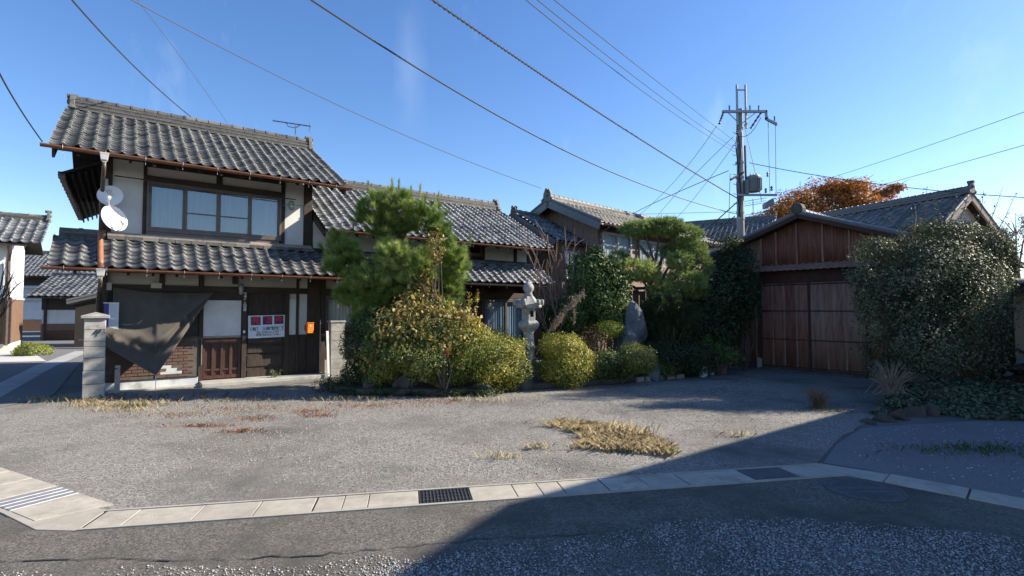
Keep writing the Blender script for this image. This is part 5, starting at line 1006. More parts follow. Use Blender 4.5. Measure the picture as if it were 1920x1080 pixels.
# ------------------------------------------------------------------ plants
def unit(n):
    d = NR.normal(0, 1, (n, 3)); return d / np.linalg.norm(d, axis=1, keepdims=True)
def n3(P, s, seed):
    r = np.random.default_rng(seed); o = np.zeros(len(P))
    for k in range(7): o += np.sin(P @ (r.normal(0, 1, 3) * s) + r.uniform(0, 6.28))
    return o / 3.2
def ell_points(ells, n, shell=0.5, rough=0.2, seed=1, freq=4.0):
    E = np.array(ells, float); w = (E[:, 3] * E[:, 4] + E[:, 4] * E[:, 5] + E[:, 3] * E[:, 5]); idx = NR.choice(len(E), n, p=w / w.sum()); e = E[idx]
    d = unit(n); q = e[:, :3] + d * e[:, 3:]; f = 1 + rough * n3(q, freq, seed) + rough * 0.45 * n3(q, freq * 3.2, seed + 2) + NR.normal(0, rough * 0.2, n)
    r = NR.uniform(shell ** 2, 1, n) ** 0.5 * f * np.where(NR.random(n) < 0.07, NR.uniform(1.0, 1.16, n), 1.0); p = e[:, :3] + d * e[:, 3:] * r[:, None]
    nr = d / e[:, 3:]; nr /= np.linalg.norm(nr, axis=1, keepdims=True); return p, nr
def leaf_mesh(p, nr, size, aspect=0.45, up=0.3, jit=0.9, seed=1, clump=3.0, svar=0.6, droop=0.0):
    n = len(p); nn = nr + NR.normal(0, jit, (n, 3)) + np.array([0, 0, up]); nn /= np.linalg.norm(nn, axis=1, keepdims=True) + 1e-9
    a = np.cross(nn, unit(n)); a[:, 2] -= droop; a /= np.linalg.norm(a, axis=1, keepdims=True) + 1e-9; b = np.cross(nn, a)
    s = size * NR.uniform(1 - svar, 1 + svar, (n, 1)); fold = nn * s * 0.12
    v = np.stack([p - a * s * 0.5, p + b * s * aspect * 0.5 + fold, p + a * s * 0.5, p - b * s * aspect * 0.5 + fold], 1).reshape(-1, 3)
    f = np.arange(4 * n).reshape(n, 4)
    t = np.clip(0.33 + 0.45 * n3(p, clump, seed + 9) + NR.normal(0, 0.25, n), 0, 1)
    return v, f, np.repeat(t, 4)
def foliage(name, parent, ells, n, size, mat, shell=0.5, rough=0.2, seed=1, aspect=0.45, up=0.3, freq=4.0, jit=0.55, zmin=0.02, clump=3.0, gaps=0.0, droop=0.0):
    p, nr = ell_points(ells, n, shell, rough, seed, freq); k = p[:, 2] > zmin
    if gaps: k &= n3(p, freq * 1.3, seed + 5) > -1.6 + gaps
    p, nr = p[k], nr[k]; v, f, t = leaf_mesh(p, nr, size, aspect, up, jit, seed, clump, droop=droop); return link(name, mesh_np(name, v, f, t), parent, mat)
def stems(parent, base, ells, n, r, mat, name='stem', jit=0.1):
    mb = MB()
    for i in range(n):
        e = ells[i % len(ells)]; q = Vector(e[:3]) + Vector((RN.uniform(-0.6, 0.6) * e[3], RN.uniform(-0.6, 0.6) * e[4], RN.uniform(-0.2, 0.7) * e[5])); b = Vector(base) + Vector((RN.uniform(-jit, jit), RN.uniform(-jit, jit), 0)); m = b.lerp(q, 0.5) + Vector((RN.uniform(-0.15, 0.15), RN.uniform(-0.15, 0.15), 0.05)); mb.tube([b, m, q], [r, r * 0.7, r * 0.3], 6)
    return mb.build(name, mat, parent)
def bush(name, px, py, Y, ells_px, n, size, mat, label, cat='shrub', group=None, depth=0.9, **kw):
    """ells_px: lobes as (px, py, rx, ry) survey sizes at distance Y (+ optional dY)"""
    g_ = gr(px, py) if Y is None else at(px, py, Y); o = Vector((g_.x, g_.y, 0)); t = thing(name, o, label, cat, group); es = []; k = (Y or g_.y) / FPX
    for e in ells_px:
        c = at(e[0], e[1], (Y or g_.y) + (e[4] if len(e) > 4 else 0)); es.append((c.x - o.x, c.y - o.y, c.z, e[2] * k, e[2] * k * depth, e[3] * k))
    foliage('foliage', t, es, n, size, mat, **kw); stems(t, (0, 0, 0), es, 8, 0.02, m_bark)
    return t, es
def tufts(name, parent, P, A, K, ln, wd, mat, spread=0.9, clump=2.0, seed=3):
    n = len(P); A = A / np.linalg.norm(A, axis=1, keepdims=True); d = A[:, None, :] + NR.normal(0, spread, (n, K, 3)) * np.array([1, 1, 0.8]); d /= np.linalg.norm(d, axis=2, keepdims=True)
    L = ln * NR.uniform(0.7, 1.2, (n, K, 1)); base = P[:, None, :] + A[:, None, :] * NR.uniform(-0.04, 0.05, (n, K, 1)); tip = base + d * L
    sd = np.cross(d, unit(n * K).reshape(n, K, 3)); sd /= np.linalg.norm(sd, axis=2, keepdims=True) + 1e-9
    v = np.stack([base - sd * wd / 2, base + sd * wd / 2, tip], 2).reshape(-1, 3); f = np.arange(3 * n * K).reshape(-1, 3)
    tv = np.clip(0.3 + 0.3 * n3(P, clump, seed) + NR.normal(0, 0.34, n), 0, 1); return link(name, mesh_np(name, v, f, np.repeat(tv, 3 * K)), parent, mat)
def blades(name, P, H_, wd, mat, label, cat='grass', lean=0.5, seed=2):
    n = len(P); h = H_ * NR.uniform(0.25, 1.0, (n, 1)) ** 1.5 * 1.5; a = NR.uniform(0, 6.28, n); ln = np.stack([np.cos(a), np.sin(a)], 1) * NR.uniform(0, lean, (n, 1)); sd = np.stack([-np.sin(a), np.cos(a)], 1) * wd / 2
    z = np.full((n, 1), 0.004); b0 = np.hstack([P - sd, z]); b1 = np.hstack([P + sd, z]); m = np.hstack([P + ln * h * 0.45, h * 0.6]); t = np.hstack([P + ln * h * 1.1, h * 0.9])
    v = np.stack([b0, b1, m + np.hstack([sd * 0.8, z * 0]), t, m - np.hstack([sd * 0.8, z * 0])], 1).reshape(-1, 3); f = np.arange(5 * n).reshape(n, 5)
    tv = np.clip(0.4 + 0.3 * lown(P, 3, seed) + NR.normal(0, 0.25, n), 0, 1); o = link(name, mesh_np(name, v, f, np.repeat(tv, 5)), None, mat); o['kind'] = 'stuff'; return tag(o, label, cat)
def rock(name, loc, r, label, mat=None, seed=0, group=None, flat=1.0, cat='rock'):
    import bmesh
    bm = bmesh.new(); bmesh.ops.create_icosphere(bm, subdivisions=4, radius=1.0); q = np.array([v.co[:] for v in bm.verts]); rr = np.random.default_rng(seed)
    f = 1 + 0.25 * n3(q, 1.6, seed) + 0.10 * n3(q, 5, seed + 1) + 0.04 * n3(q, 13, seed + 3); q = q * f[:, None]
    for k in range(11):
        nrm = rr.normal(0, 1, 3); nrm /= np.linalg.norm(nrm); dd = rr.uniform(0.55, 0.9); ov = np.maximum(0, q @ nrm - dd); q = q - ov[:, None] * nrm * 0.85
    for v, c in zip(bm.verts, q): v.co = (c[0] * r[0], c[1] * r[1], c[2] * r[2])
    me = D.meshes.new(name); bm.to_mesh(me); bm.free(); o = link(name, me, None, mat or m_rock); o.location = loc; o.rotation_euler = (0, 0, rr.uniform(0, 6)); return tag(o, label, cat, group)
def limb(mb, pts, r0, r1, n=8): m = len(pts); mb.tube(pts, [r0 + (r1 - r0) * i / (m - 1) for i in range(m)], n)

# --- garden mound of soil with stone edge
mound = [(-3.6, 10.6), (-3.0, 10.25), (-1.3, 10.2), (-0.2, 10.7), (0.4, 10.95), (1.1, 11.3), (2.2, 11.7), (4.1, 13.0), (5.0, 13.6), (6.2, 15.0), (4.6, 16.5), (1.5, 15.8), (-1.5, 13.5), (-4.2, 12.0)]
mb = MB().poly(mound, 0.0, 0.14); o = mb.build('garden_bed', M('garden_soil', (0.045, 0.036, 0.027), (0.085, 0.07, 0.05), 4, 0.95, 0.5, 20), None, bevel=0.05); o['kind'] = 'structure'

# --- black pine by the entrance
pt = at(745, 735, 11.3); pine = thing('pine_tree', (pt.x, pt.y, 0), 'bushy garden pine with bright needle tufts before the long house', 'tree')
YP = 11.3; kp = YP / FPX
def prel(px, py, dy=0.0): c = at(px, py, YP + dy); return (c.x - pt.x, c.y - pt.y, c.z)
tb = MB(); limb(tb, [(0, 0, 0), prel(730, 660), prel(750, 590, 0.1), prel(735, 520), prel(745, 450, 0.1), prel(740, 385)], 0.085, 0.03, 10)
pads = [(700, 402, 36, 34, -0.1), (745, 388, 42, 32, 0.0), (792, 412, 38, 36, 0.1), (735, 428, 48, 26, 0.2), (826, 442, 26, 28, 0.1), (640, 472, 30, 32, -0.1), (666, 502, 36, 30, 0.1), (628, 502, 18, 20, -0.2), (692, 528, 34, 26, -0.3), (852, 482, 24, 32, 0.1), (864, 508, 18, 22, 0.2), (815, 502, 32, 32, 0.2), (748, 482, 42, 30, -0.2), (762, 532, 46, 30, 0.1), (720, 562, 46, 30, 0.0), (802, 558, 38, 32, 0.3), (690, 592, 36, 28, -0.1), (745, 600, 50, 30, 0.3), (660, 555, 34, 30, 0.2), (780, 500, 40, 34, -0.2), (720, 520, 44, 32, 0.3), (840, 540, 30, 34, 0.2)]
es = []
for a in pads:
    c = prel(a[0], a[1], a[4]); es.append((*c, a[2] * kp, a[2] * kp * 0.85, a[3] * kp)); limb(tb, [prel(742, min(650, a[1] + 60)), tuple((Vector(prel(742, a[1] + 30)) + Vector(c)) / 2), c], 0.035, 0.012, 6)
tb.build('trunk', m_bark, pine, smooth=True)
P, A = ell_points(es, 2600, 0.2, 0.24, 4, 3.5); A = A * 0.7 + np.array([0, 0, 0.65]); tufts('crown', pine, P, A, 100, 0.17, 0.0075, l_pine, 0.42)
cnd = np.array([prel(*q) for q in ((690, 352), (735, 345, 0.1), (748, 348), (788, 356), (822, 372), (770, 360), (712, 362), (845, 425), (882, 450), (640, 440), (620, 455), (662, 432), (870, 480))])
cp2 = np.concatenate([cnd + np.array([0, 0, dz]) for dz in (-0.12, -0.06, 0.0, 0.06)]); tufts('candle_shoots', pine, cp2, np.tile([0.05, 0, 1.0], (len(cp2), 1)), 46, 0.10, 0.006, l_pine, 0.35)

# --- yellowing vine thicket in front of the pine
t, e_ = bush('vine_thicket', 770, 740, 10.75, [(745, 620, 60, 40), (800, 600, 70, 45, 0.1), (720, 665, 55, 35), (830, 640, 60, 45), (790, 560, 40, 35, 0.3), (870, 610, 30, 40, 0.2)], 6500, 0.085, l_yellow, 'thicket of yellowing tan leaved vine below the pine', shell=0.35, rough=0.25, seed=11, aspect=0.6, droop=0.5)
foliage('green_leaves', t, e_, 7000, 0.06, l_azalea_g, shell=0.2, seed=12)
tw2 = MB()
for k in range(26):
    a = Vector(e_[k % 6][:3]); limb(tw2, [a + Vector((RN.uniform(-0.3, 0.3), 0, -0.2)), a + Vector((RN.uniform(-0.4, 0.4), -0.3, 0.2)), a + Vector((RN.uniform(-0.5, 0.5), -0.35, RN.uniform(0.2, 0.75)))], 0.006, 0.003, 4)
tw2.build('twigs', m_twig, t)
# upper vine spray in the pine
t, e_ = bush('climbing_vine', 820, 700, 10.9, [(815, 470, 25, 40), (800, 520, 22, 40), (815, 440, 14, 18)], 520, 0.05, l_yellow, 'sparse yellow vine climbing through the pine crown', shell=0.1, rough=0.3, seed=15, aspect=0.6, droop=0.4)
# --- hedges and azaleas along the court
bush('boxwood_hedge', 668, 740, 10.85, [(668, 650, 32, 48), (690, 690, 36, 45), (660, 705, 28, 32)], 13000, 0.036, l_dark, 'dark clipped hedge beside the block pillar', shell=0.55, rough=0.12, seed=21)
bush('low_ground_shrub', 630, 738, 10.75, [(625, 722, 38, 20), (670, 728, 40, 16)], 3000, 0.035, l_dark, 'low dark spreading shrub at the garden corner near the entrance', shell=0.3, seed=22)
AZ = 'azaleas along the court edge'
bush('azalea_bush', 765, 742, 10.5, [(745, 668, 62, 34), (800, 680, 60, 36), (720, 690, 42, 34)], 20000, 0.042, l_azalea_g, 'olive green azalea mound under the yellowing vine', group=AZ, shell=0.5, rough=0.24, seed=23, freq=6)
bush('azalea_bush', 900, 742, 10.75, [(880, 650, 55, 38, 0.25), (850, 690, 55, 40), (925, 690, 55, 45), (958, 690, 40, 46, 0.1), (905, 660, 70, 35, 0.1)], 36000, 0.042, l_azalea, 'broad yellow-green azalea mound left of the stone lantern', group=AZ, shell=0.5, rough=0.22, seed=24, freq=6)
bush('azalea_bush', 850, 742, 10.95, [(850, 635, 55, 42), (800, 630, 50, 36), (890, 640, 40, 36)], 15000, 0.042, l_azalea, 'leafy green shrub behind the broad azalea', group=AZ, shell=0.45, rough=0.16, seed=25)
bush('azalea_bush', 1060, 733, 11.35, [(1055, 655, 46, 32), (1060, 690, 50, 40), (1075, 675, 40, 38)], 22000, 0.042, l_azalea, 'round golden azalea right of the stone lantern', group=AZ, shell=0.5, rough=0.15, seed=26, freq=7)
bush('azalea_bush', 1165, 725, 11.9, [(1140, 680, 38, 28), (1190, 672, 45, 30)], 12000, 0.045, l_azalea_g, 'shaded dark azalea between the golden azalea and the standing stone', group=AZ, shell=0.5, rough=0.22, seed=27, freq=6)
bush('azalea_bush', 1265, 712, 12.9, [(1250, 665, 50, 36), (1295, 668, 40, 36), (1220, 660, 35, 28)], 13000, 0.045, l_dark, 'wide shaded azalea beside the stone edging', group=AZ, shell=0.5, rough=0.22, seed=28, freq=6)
bush('brown_shrub', 1115, 728, 12.3, [(1115, 640, 32, 28), (1100, 660, 28, 26)], 3000, 0.035, l_brown, 'small browned shrub behind the golden azalea', shell=0.3, seed=29)
bush('lime_conifer', 1145, 720, 12.5, [(1143, 617, 26, 17), (1135, 628, 20, 12)], 5000, 0.035, l_lime, 'bright lime green dwarf conifer before the standing stone', shell=0.3, rough=0.22, seed=30, aspect=0.25)
nd = bush('nandina_sprig', 838, 720, 10.25, [(835, 662, 10, 6)], 90, 0.045, l_redleaf, 'sprig of red leaves in front of the azaleas', shell=0.2, seed=31, rough=0.3)
bush('azalea_bush', 1115, 728, 11.9, [(1110, 690, 40, 28), (1090, 700, 30, 24)], 9000, 0.042, l_azalea_g, 'low green azalea tucked behind the golden azalea', group=AZ, shell=0.5, rough=0.2, seed=37, freq=6)
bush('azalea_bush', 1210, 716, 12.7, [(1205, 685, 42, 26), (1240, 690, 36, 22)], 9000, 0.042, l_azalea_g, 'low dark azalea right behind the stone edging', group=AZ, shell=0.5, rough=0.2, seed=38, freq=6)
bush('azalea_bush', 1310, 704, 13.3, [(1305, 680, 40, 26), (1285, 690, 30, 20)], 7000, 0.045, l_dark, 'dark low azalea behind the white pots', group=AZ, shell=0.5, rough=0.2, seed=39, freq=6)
bush('filler_shrub', 960, 728, 11.5, [(955, 655, 40, 26), (925, 640, 36, 26), (1015, 690, 26, 22)], 9000, 0.04, l_azalea_g, 'green shrub filling in behind the lantern foot', shell=0.4, rough=0.2, seed=43, freq=5)
bush('filler_shrub', 700, 735, 10.9, [(705, 650, 40, 36), (690, 610, 34, 34), (735, 690, 45, 32)], 11000, 0.045, l_camellia, 'mid green shrub between the dark hedge and the vine', shell=0.4, rough=0.22, seed=44, freq=5)
bush('ground_fern', 800, 743, 10.35, [(720, 732, 34, 12), (780, 738, 34, 10), (845, 736, 34, 12), (905, 736, 36, 10), (660, 736, 30, 10)], 6500, 0.045, l_dark, 'dark creeping plants at the feet of the azaleas', cat='ground cover', shell=0.2, rough=0.25, seed=45, freq=6)
# --- dark evergreens and camellia behind
bush('camellia_bush', 1120, 715, 13.3, [(1110, 520, 42, 50), (1130, 560, 55, 60), (1085, 590, 40, 45), (1150, 600, 50, 45), (1120, 490, 22, 30)], 22000, 0.075, l_camellia, 'glossy leaved camellia behind the lantern', 'shrub', shell=0.3, rough=0.25, seed=32)
bush('dark_evergreen', 1350, 700, 14.2, [(1355, 560, 55, 60), (1330, 610, 65, 55), (1375, 500, 42, 35), (1295, 570, 40, 50), (1390, 560, 30, 70)], 26000, 0.075, l_dark, 'dark evergreen shrub leaning over the left side of the shed', shell=0.3, rough=0.25, seed=33)
bush('dark_evergreen', 1250, 700, 13.6, [(1245, 590, 42, 40), (1215, 640, 50, 35), (1270, 620, 45, 40)], 18000, 0.06, l_dark, 'deep green shrub right of the standing stone', shell=0.35, rough=0.2, seed=34)
bush('dark_evergreen', 1060, 715, 13.6, [(1075, 620, 40, 50), (1045, 600, 35, 50)], 10000, 0.07, l_dark, 'dark shrub between the lantern and the camellia', shell=0.35, rough=0.2, seed=35)
bush('ivy_clump', 1395, 690, 14.3, [(1395, 480, 28, 25), (1370, 455, 30, 18), (1420, 540, 10, 45)], 4000, 0.05, l_dark, 'climbing greenery hanging at the upper left corner of the shed', shell=0.2, seed=36)
# --- cloud-pruned podocarp
pp_ = at(1215, 700, 13.9); pod = thing('cloud_pruned_tree', (pp_.x, pp_.y, 0), 'cloud-pruned evergreen with layered drooping pads behind the garden', 'tree'); YJ = 13.9; kj = YJ / FPX
def jrel(px, py, dy=0.0): c = at(px, py, YJ + dy); return (c.x - pp_.x, c.y - pp_.y, c.z)
jb = MB(); limb(jb, [(0, 0, 0), jrel(1225, 600), jrel(1240, 540), jrel(1215, 480), jrel(1195, 455)], 0.09, 0.03, 10)
jp = [(1195, 428, 38, 17, 0.0), (1245, 425, 50, 20, 0.1), (1285, 440, 35, 22, 0.2), (1300, 470, 30, 24, 0.0), (1275, 490, 30, 20, -0.2), (1315, 500, 28, 26, 0.1), (1285, 525, 45, 22, -0.1), (1255, 470, 22, 16, 0.3), (1180, 505, 58, 22, -0.3), (1150, 522, 38, 20, -0.2), (1215, 515, 28, 16, -0.4), (1160, 480, 20, 10, 0.2), (1240, 545, 30, 16, -0.3), (1305, 545, 30, 16, 0.0)]
es = []
for a in jp:
    c = jrel(a[0], a[1], a[4]); es.append((c[0], c[1], c[2], a[2] * kj * 0.86, a[2] * kj * 0.7, a[3] * kj * 0.78)); limb(jb, [jrel(1228, min(600, a[1] + 70)), tuple((Vector(jrel(1228, a[1] + 30)) + Vector(c)) / 2), (c[0], c[1], c[2] - 0.08)], 0.04, 0.012, 6)
jb.build('trunk', m_bark, pod, smooth=True)
P, A = ell_points(es, 8000, 0.55, 0.10, 6, 6); A = A * 0.9 + np.array([0, 0, 0.1]); A[:, 2] -= 0.35 * (NR.random(len(A))); tufts('crown', pod, P, A, 18, 0.085, 0.011, l_juniper, 0.5)
# second low conifer right of the rock
t = thing('weeping_conifer', (at(1260, 700, 13.2).x, 13.2, 0), 'weeping dark conifer leaning over the standing stone', 'tree'); c0 = at(1260, 700, 13.2); es = []
for a in ((1250, 575, 40, 22), (1230, 600, 30, 20), (1285, 590, 35, 25)):
    c = at(a[0], a[1], 13.0); es.append((c.x - c0.x, c.y - 13.2, c.z, a[2] * 0.0132, a[2] * 0.011, a[3] * 0.0132))
P, A = ell_points(es, 900, 0.3, 0.2, 7, 5); A[:, 2] -= 0.3; tufts('crown', t, P, A, 22, 0.11, 0.008, l_dark, 0.5); stems(t, (0, 0, 0), es, 5, 0.03, m_bark, 'trunk')
# --- bare twiggy shrubs and dry plumes
def bare(name, px, py, Y, tips, label, mat, r0=0.016, cat='shrub', sub=5):
    o = at(px, py, Y); t = thing(name, (o.x, o.y, 0), label, cat); mb = MB(); b = Vector((0, 0, max(0, o.z)))
    for tp in tips:
        q = at(tp[0], tp[1], Y + RN.uniform(-0.5, 0.5)); q = Vector((q.x - o.x, q.y - o.y, q.z)); m = b.lerp(q, 0.5) + Vector((RN.uniform(-0.12, 0.12), RN.uniform(-0.1, 0.1), RN.uniform(-0.1, 0.05))); limb(mb, [b, m, q], r0, 0.004, 6)
        for k in range(sub):
            s = RN.uniform(0.35, 0.95); a = b.lerp(q, s); a = m.lerp(q, (s - 0.5) * 2) if s > 0.5 else b.lerp(m, s * 2); e = a + (q - b).normalized() * RN.uniform(0.15, 0.45) + Vector((RN.uniform(-0.25, 0.25), RN.uniform(-0.2, 0.2), RN.uniform(-0.05, 0.25))); limb(mb, [a, a.lerp(e, 0.5) + Vector((0, 0, 0.03)), e], 0.008, 0.004, 4)
    MB().tube([(0, 0, 0), tuple(b)], r0 * 2, 8).build('trunk', mat, t); mb.build('branches', mat, t); return t
bare('bare_shrub', 1050, 640, 13.6, [(980, 445), (998, 460), (1020, 425), (1045, 440), (1062, 450), (1080, 445), (1100, 480), (1010, 500), (1075, 500), (1040, 470)], 'leafless reddish shrub behind the lantern roof', m_twigr, r0=0.022, sub=14)
bare('bare_shrub', 1035, 650, 13.0, [(1010, 540), (1030, 530), (1060, 545), (1090, 540), (1070, 570), (1000, 560)], 'lower tangle of bare twigs right of the lantern', m_twig, sub=12, r0=0.01)
def plume(px0, py0, px1, py1, Y, label, drop=0.1):
    a, b = at(px0, py0, Y), at(px1, py1, Y); t = thing('dry_plume_grass', (a.x, a.y, a.z), label, 'dry grass'); d = b - a; mid = d * 0.6 + Vector((0, 0, drop)); MB().tube([(0, 0, 0), tuple(mid * 0.5), tuple(mid), tuple(d)], [0.012, 0.01, 0.008, 0.004], 5).build('stalk', m_twig, t)
    n = 420; s = NR.uniform(0, 1, n); P = np.array(mid)[None] * (1 - s[:, None]) + np.array(d)[None] * s[:, None] + NR.normal(0, 0.035, (n, 3)); v, f, tt2 = leaf_mesh(P, unit(n), 0.07, 0.12, 0, 0.5, 5, droop=0.8); link('plume', mesh_np('plume', v, f, tt2), t, l_plume)
plume(1000, 660, 1095, 550, 11.6, 'leaning dry plume stalk arching right past the lantern', 0.12); plume(1005, 665, 1055, 590, 11.7, 'shorter dry plume stalk right of the lantern', 0.06)
def weed(px, py, Y, h, label, flower=None, n=120, mat=None):
    o = at(px, py, Y); t = thing('tall_weed', (o.x, o.y, max(0, o.z)), label, 'weed'); mb = MB(); tips = []
    for k in range(3):
        e = Vector((RN.uniform(-0.12, 0.12), RN.uniform(-0.08, 0.08), h * RN.uniform(0.75, 1.0))); mb.tube([(0, 0, 0), tuple(e * 0.5 + Vector((0.02, 0, 0))), tuple(e)], [0.008, 0.006, 0.003], 5); tips.append(e)
    mb.build('stalk', m_twig, t); s = NR.uniform(0.1, 1, n); q = np.array([tips[i % 3] for i in range(n)]); P = q * s[:, None] + NR.normal(0, 0.03, (n, 3)); v, f, tt2 = leaf_mesh(P, unit(n), 0.07, 0.25, 0.2, 0.6, 5); link('leaves', mesh_np('leaves', v, f, tt2), t, mat or l_lime)
    if flower:
        P = q * (0.82 + 0.2 * NR.random((n, 1))) + NR.normal(0, 0.03, (n, 3)); v, f, tt2 = leaf_mesh(P, unit(n), 0.035, 0.7, 0.2, 0.6, 5); link('flower_head', mesh_np('flower_head', v, f, tt2), t, flower)['kind'] = 'stuff'
weed(888, 660, 11.4, 1.35, 'goldenrod with a yellow flower head beside the dark doorway', l_flower); weed(845, 660, 11.2, 1.2, 'tall lime weed at the right edge of the pine', None, 260); weed(862, 640, 11.3, 1.0, 'slender leafy weed under the pine branches', None, 140)
weed(921, 650, 11.4, 1.05, 'dry grey seed stalk before the dark doorway', l_plume, 40, l_plume); weed(1022, 655, 11.6, 0.45, 'fresh lime sprout at the lantern foot', None, 90); weed(1075, 610, 12.2, 0.75, 'dry seed stalk above the golden azalea', l_plume, 40, l_plume)
w0 = gr(515, 715); weed(515, 715, w0.y, 0.30, 'small green weed on the door step', None, 70, l_camellia)
# --- rocks
rock('garden_rock', (at(755, 735, 10.55).x, 10.55, 0.12), (0.32, 0.25, 0.30), 'dark boulder at the foot of the vine thicket', seed=2)
rock('garden_rock', (at(835, 735, 10.5).x, 10.5, 0.15), (0.18, 0.2, 0.38), 'upright dark stone in the gap between azaleas', seed=3)
rock('garden_rock', (at(985, 725, 11.0).x, 11.0, 0.2), (0.20, 0.2, 0.42), 'ribbed weathered stone below the lantern', seed=4)
rock('garden_rock', (at(700, 735, 10.55).x, 10.55, 0.1), (0.22, 0.2, 0.22), 'dark stone under the hedge corner', seed=5)
rock('garden_rock', (at(905, 738, 10.5).x, 10.55, 0.1), (0.3, 0.2, 0.2), 'low dark stone under the broad azalea', seed=6)
rock('standing_stone', (at(1190, 600, 12.9).x, 12.9, 1.15), (0.36, 0.28, 0.62), 'tall blue-grey standing stone in the shaded garden', m_rock_b, seed=7)
rock('garden_rock', (at(1175, 600, 12.6).x, 12.6, 0.75), (0.30, 0.24, 0.42), 'smaller grey stone leaning on the standing stone', m_rock_b, seed=8)
rock('garden_rock', (at(1222, 705, 12.5).x, 12.5, 0.15), (0.24, 0.2, 0.3), 'pale grey rock by the stone edging', m_rock_b, seed=9)
for k in range(5):
    a = gr(1198 + k * 19, 716 - k * 1.6); o = MB().box(-0.128, 0.128, -0.06, 0.06, 0, 0.10 + RN.uniform(0, 0.03)).build('edging_stone', m_block, None, bevel=0.02); o.location = (a.x, a.y, 0); o.rotation_euler = (0, 0, rad(33) + RN.uniform(-0.05, 0.05)); tag(o, 'pale edging stone in the short row before the shaded azalea', 'stone', 'garden edging stones')
# --- stone lantern
lo = at(991, 690, 11.6); LX, LY = lo.x, 11.6
lan = thing('stone_lantern', (LX, LY, 0.28), 'tall carved granite garden lantern with scrolled hexagonal roof', 'lantern', rz=rad(12))
lan.scale = (0.80, 0.80, 0.955)
MB().lathe([(0.34, 0), (0.36, 0.08), (0.30, 0.16), (0.22, 0.20)], 6).build('base', m_stone, lan, bevel=0.02)
MB().lathe([(0.20, 0.18), (0.185, 0.24), (0.165, 0.30), (0.155, 0.56), (0.175, 0.58), (0.185, 0.61), (0.175, 0.64), (0.155, 0.66), (0.15, 0.92), (0.18, 0.97)], 24).build('shaft', m_stone, lan, smooth=True)
MB().lathe([(0.19, 0.96), (0.24, 1.00), (0.31, 1.06), (0.335, 1.10), (0.335, 1.15), (0.28, 1.19), (0.25, 1.21)], 6, (0, 0, 0), 0.3).build('platform', m_stone, lan, bevel=0.015)
fbx = MB(); 
for k in range(6):
    a = 0.3 + k * math.pi / 3; a2_ = a + math.pi / 3; r = 0.215; p, q = Vector((r * math.cos(a), r * math.sin(a), 0)), Vector((r * math.cos(a2_), r * math.sin(a2_), 0)); inn = -(p + q).normalized() * 0.05
    def seg(s0, s1, z0, z1): fbx.hexa([p.lerp(q, s0) + Vector((0, 0, z0)), p.lerp(q, s1) + Vector((0, 0, z0)), p.lerp(q, s1) + inn + Vector((0, 0, z0)), p.lerp(q, s0) + inn + Vector((0, 0, z0)), p.lerp(q, s0) + Vector((0, 0, z1)), p.lerp(q, s1) + Vector((0, 0, z1)), p.lerp(q, s1) + inn + Vector((0, 0, z1)), p.lerp(q, s0) + inn + Vector((0, 0, z1))])
    seg(0, 0.25, 1.20, 1.50); seg(0.75, 1, 1.20, 1.50); seg(0.25, 0.75, 1.20, 1.29); seg(0.25, 0.75, 1.43, 1.50)
    if k % 2: seg(0.25, 0.75, 1.29, 1.43)
fbx.build('light_box', m_stone, lan, bevel=0.006)
MB().lathe([(0.12, 1.21), (0.12, 1.49)], 8).build('firebox_shade', m_dark, lan)  # solid dark core stands in for the shade inside the hollow box
rf = MB(); n = 48; prof = [(0.20, 1.49), (0.36, 1.50), (0.375, 1.54), (0.30, 1.60), (0.22, 1.68), (0.14, 1.76), (0.10, 1.79)]; vs = []
for r, z in prof:
    for k in range(n):
        a = 2 * math.pi * k / n; lob = 1 - 0.07 * abs(math.sin(3 * a)) + 0.03 * abs(math.cos(6 * a)); zz = z + (0.05 * max(0, math.cos(6 * a)) ** 4 if r > 0.33 else 0.012 * math.cos(6 * a)); vs.append((r * lob * math.cos(a), r * lob * math.sin(a), zz))
fs = [(i * n + k, i * n + (k + 1) % n, (i + 1) * n + (k + 1) % n, (i + 1) * n + k) for i in range(len(prof) - 1) for k in range(n)] + [tuple(range(n - 1, -1, -1)), tuple(range((len(prof) - 1) * n, len(prof) * n))]
rfo = rf.add(vs, fs).build('roof', m_stone, lan, smooth=True)
for k in range(6):
    a = k * math.pi / 3; c = Vector((math.cos(a), math.sin(a), 0)); MB().tube([c * (0.27) + Vector((0, 0, 1.60)), c * 0.34 + Vector((0, 0, 1.57)), c * 0.395 + Vector((0, 0, 1.60)), c * 0.40 + Vector((0, 0, 1.66)), c * 0.36 + Vector((0, 0, 1.67)), c * 0.35 + Vector((0, 0, 1.635))], [0.03, 0.05, 0.055, 0.05, 0.042, 0.03], 8).build('scroll', m_stone, rfo, smooth=True)
MB().lathe([(0.11, 1.78), (0.13, 1.80), (0.095, 1.84), (0.11, 1.87), (0.145, 1.92), (0.15, 1.98), (0.125, 2.04), (0.06, 2.085), (0.028, 2.10), (0.018, 2.16), (0.010, 2.19)], 20).build('finial', m_stone, lan, smooth=True)
t = rock('lantern_plinth', (LX, LY + 0.02, 0.16), (0.42, 0.4, 0.26), 'rough stone plinth carrying the granite lantern', m_rock, seed=12); 
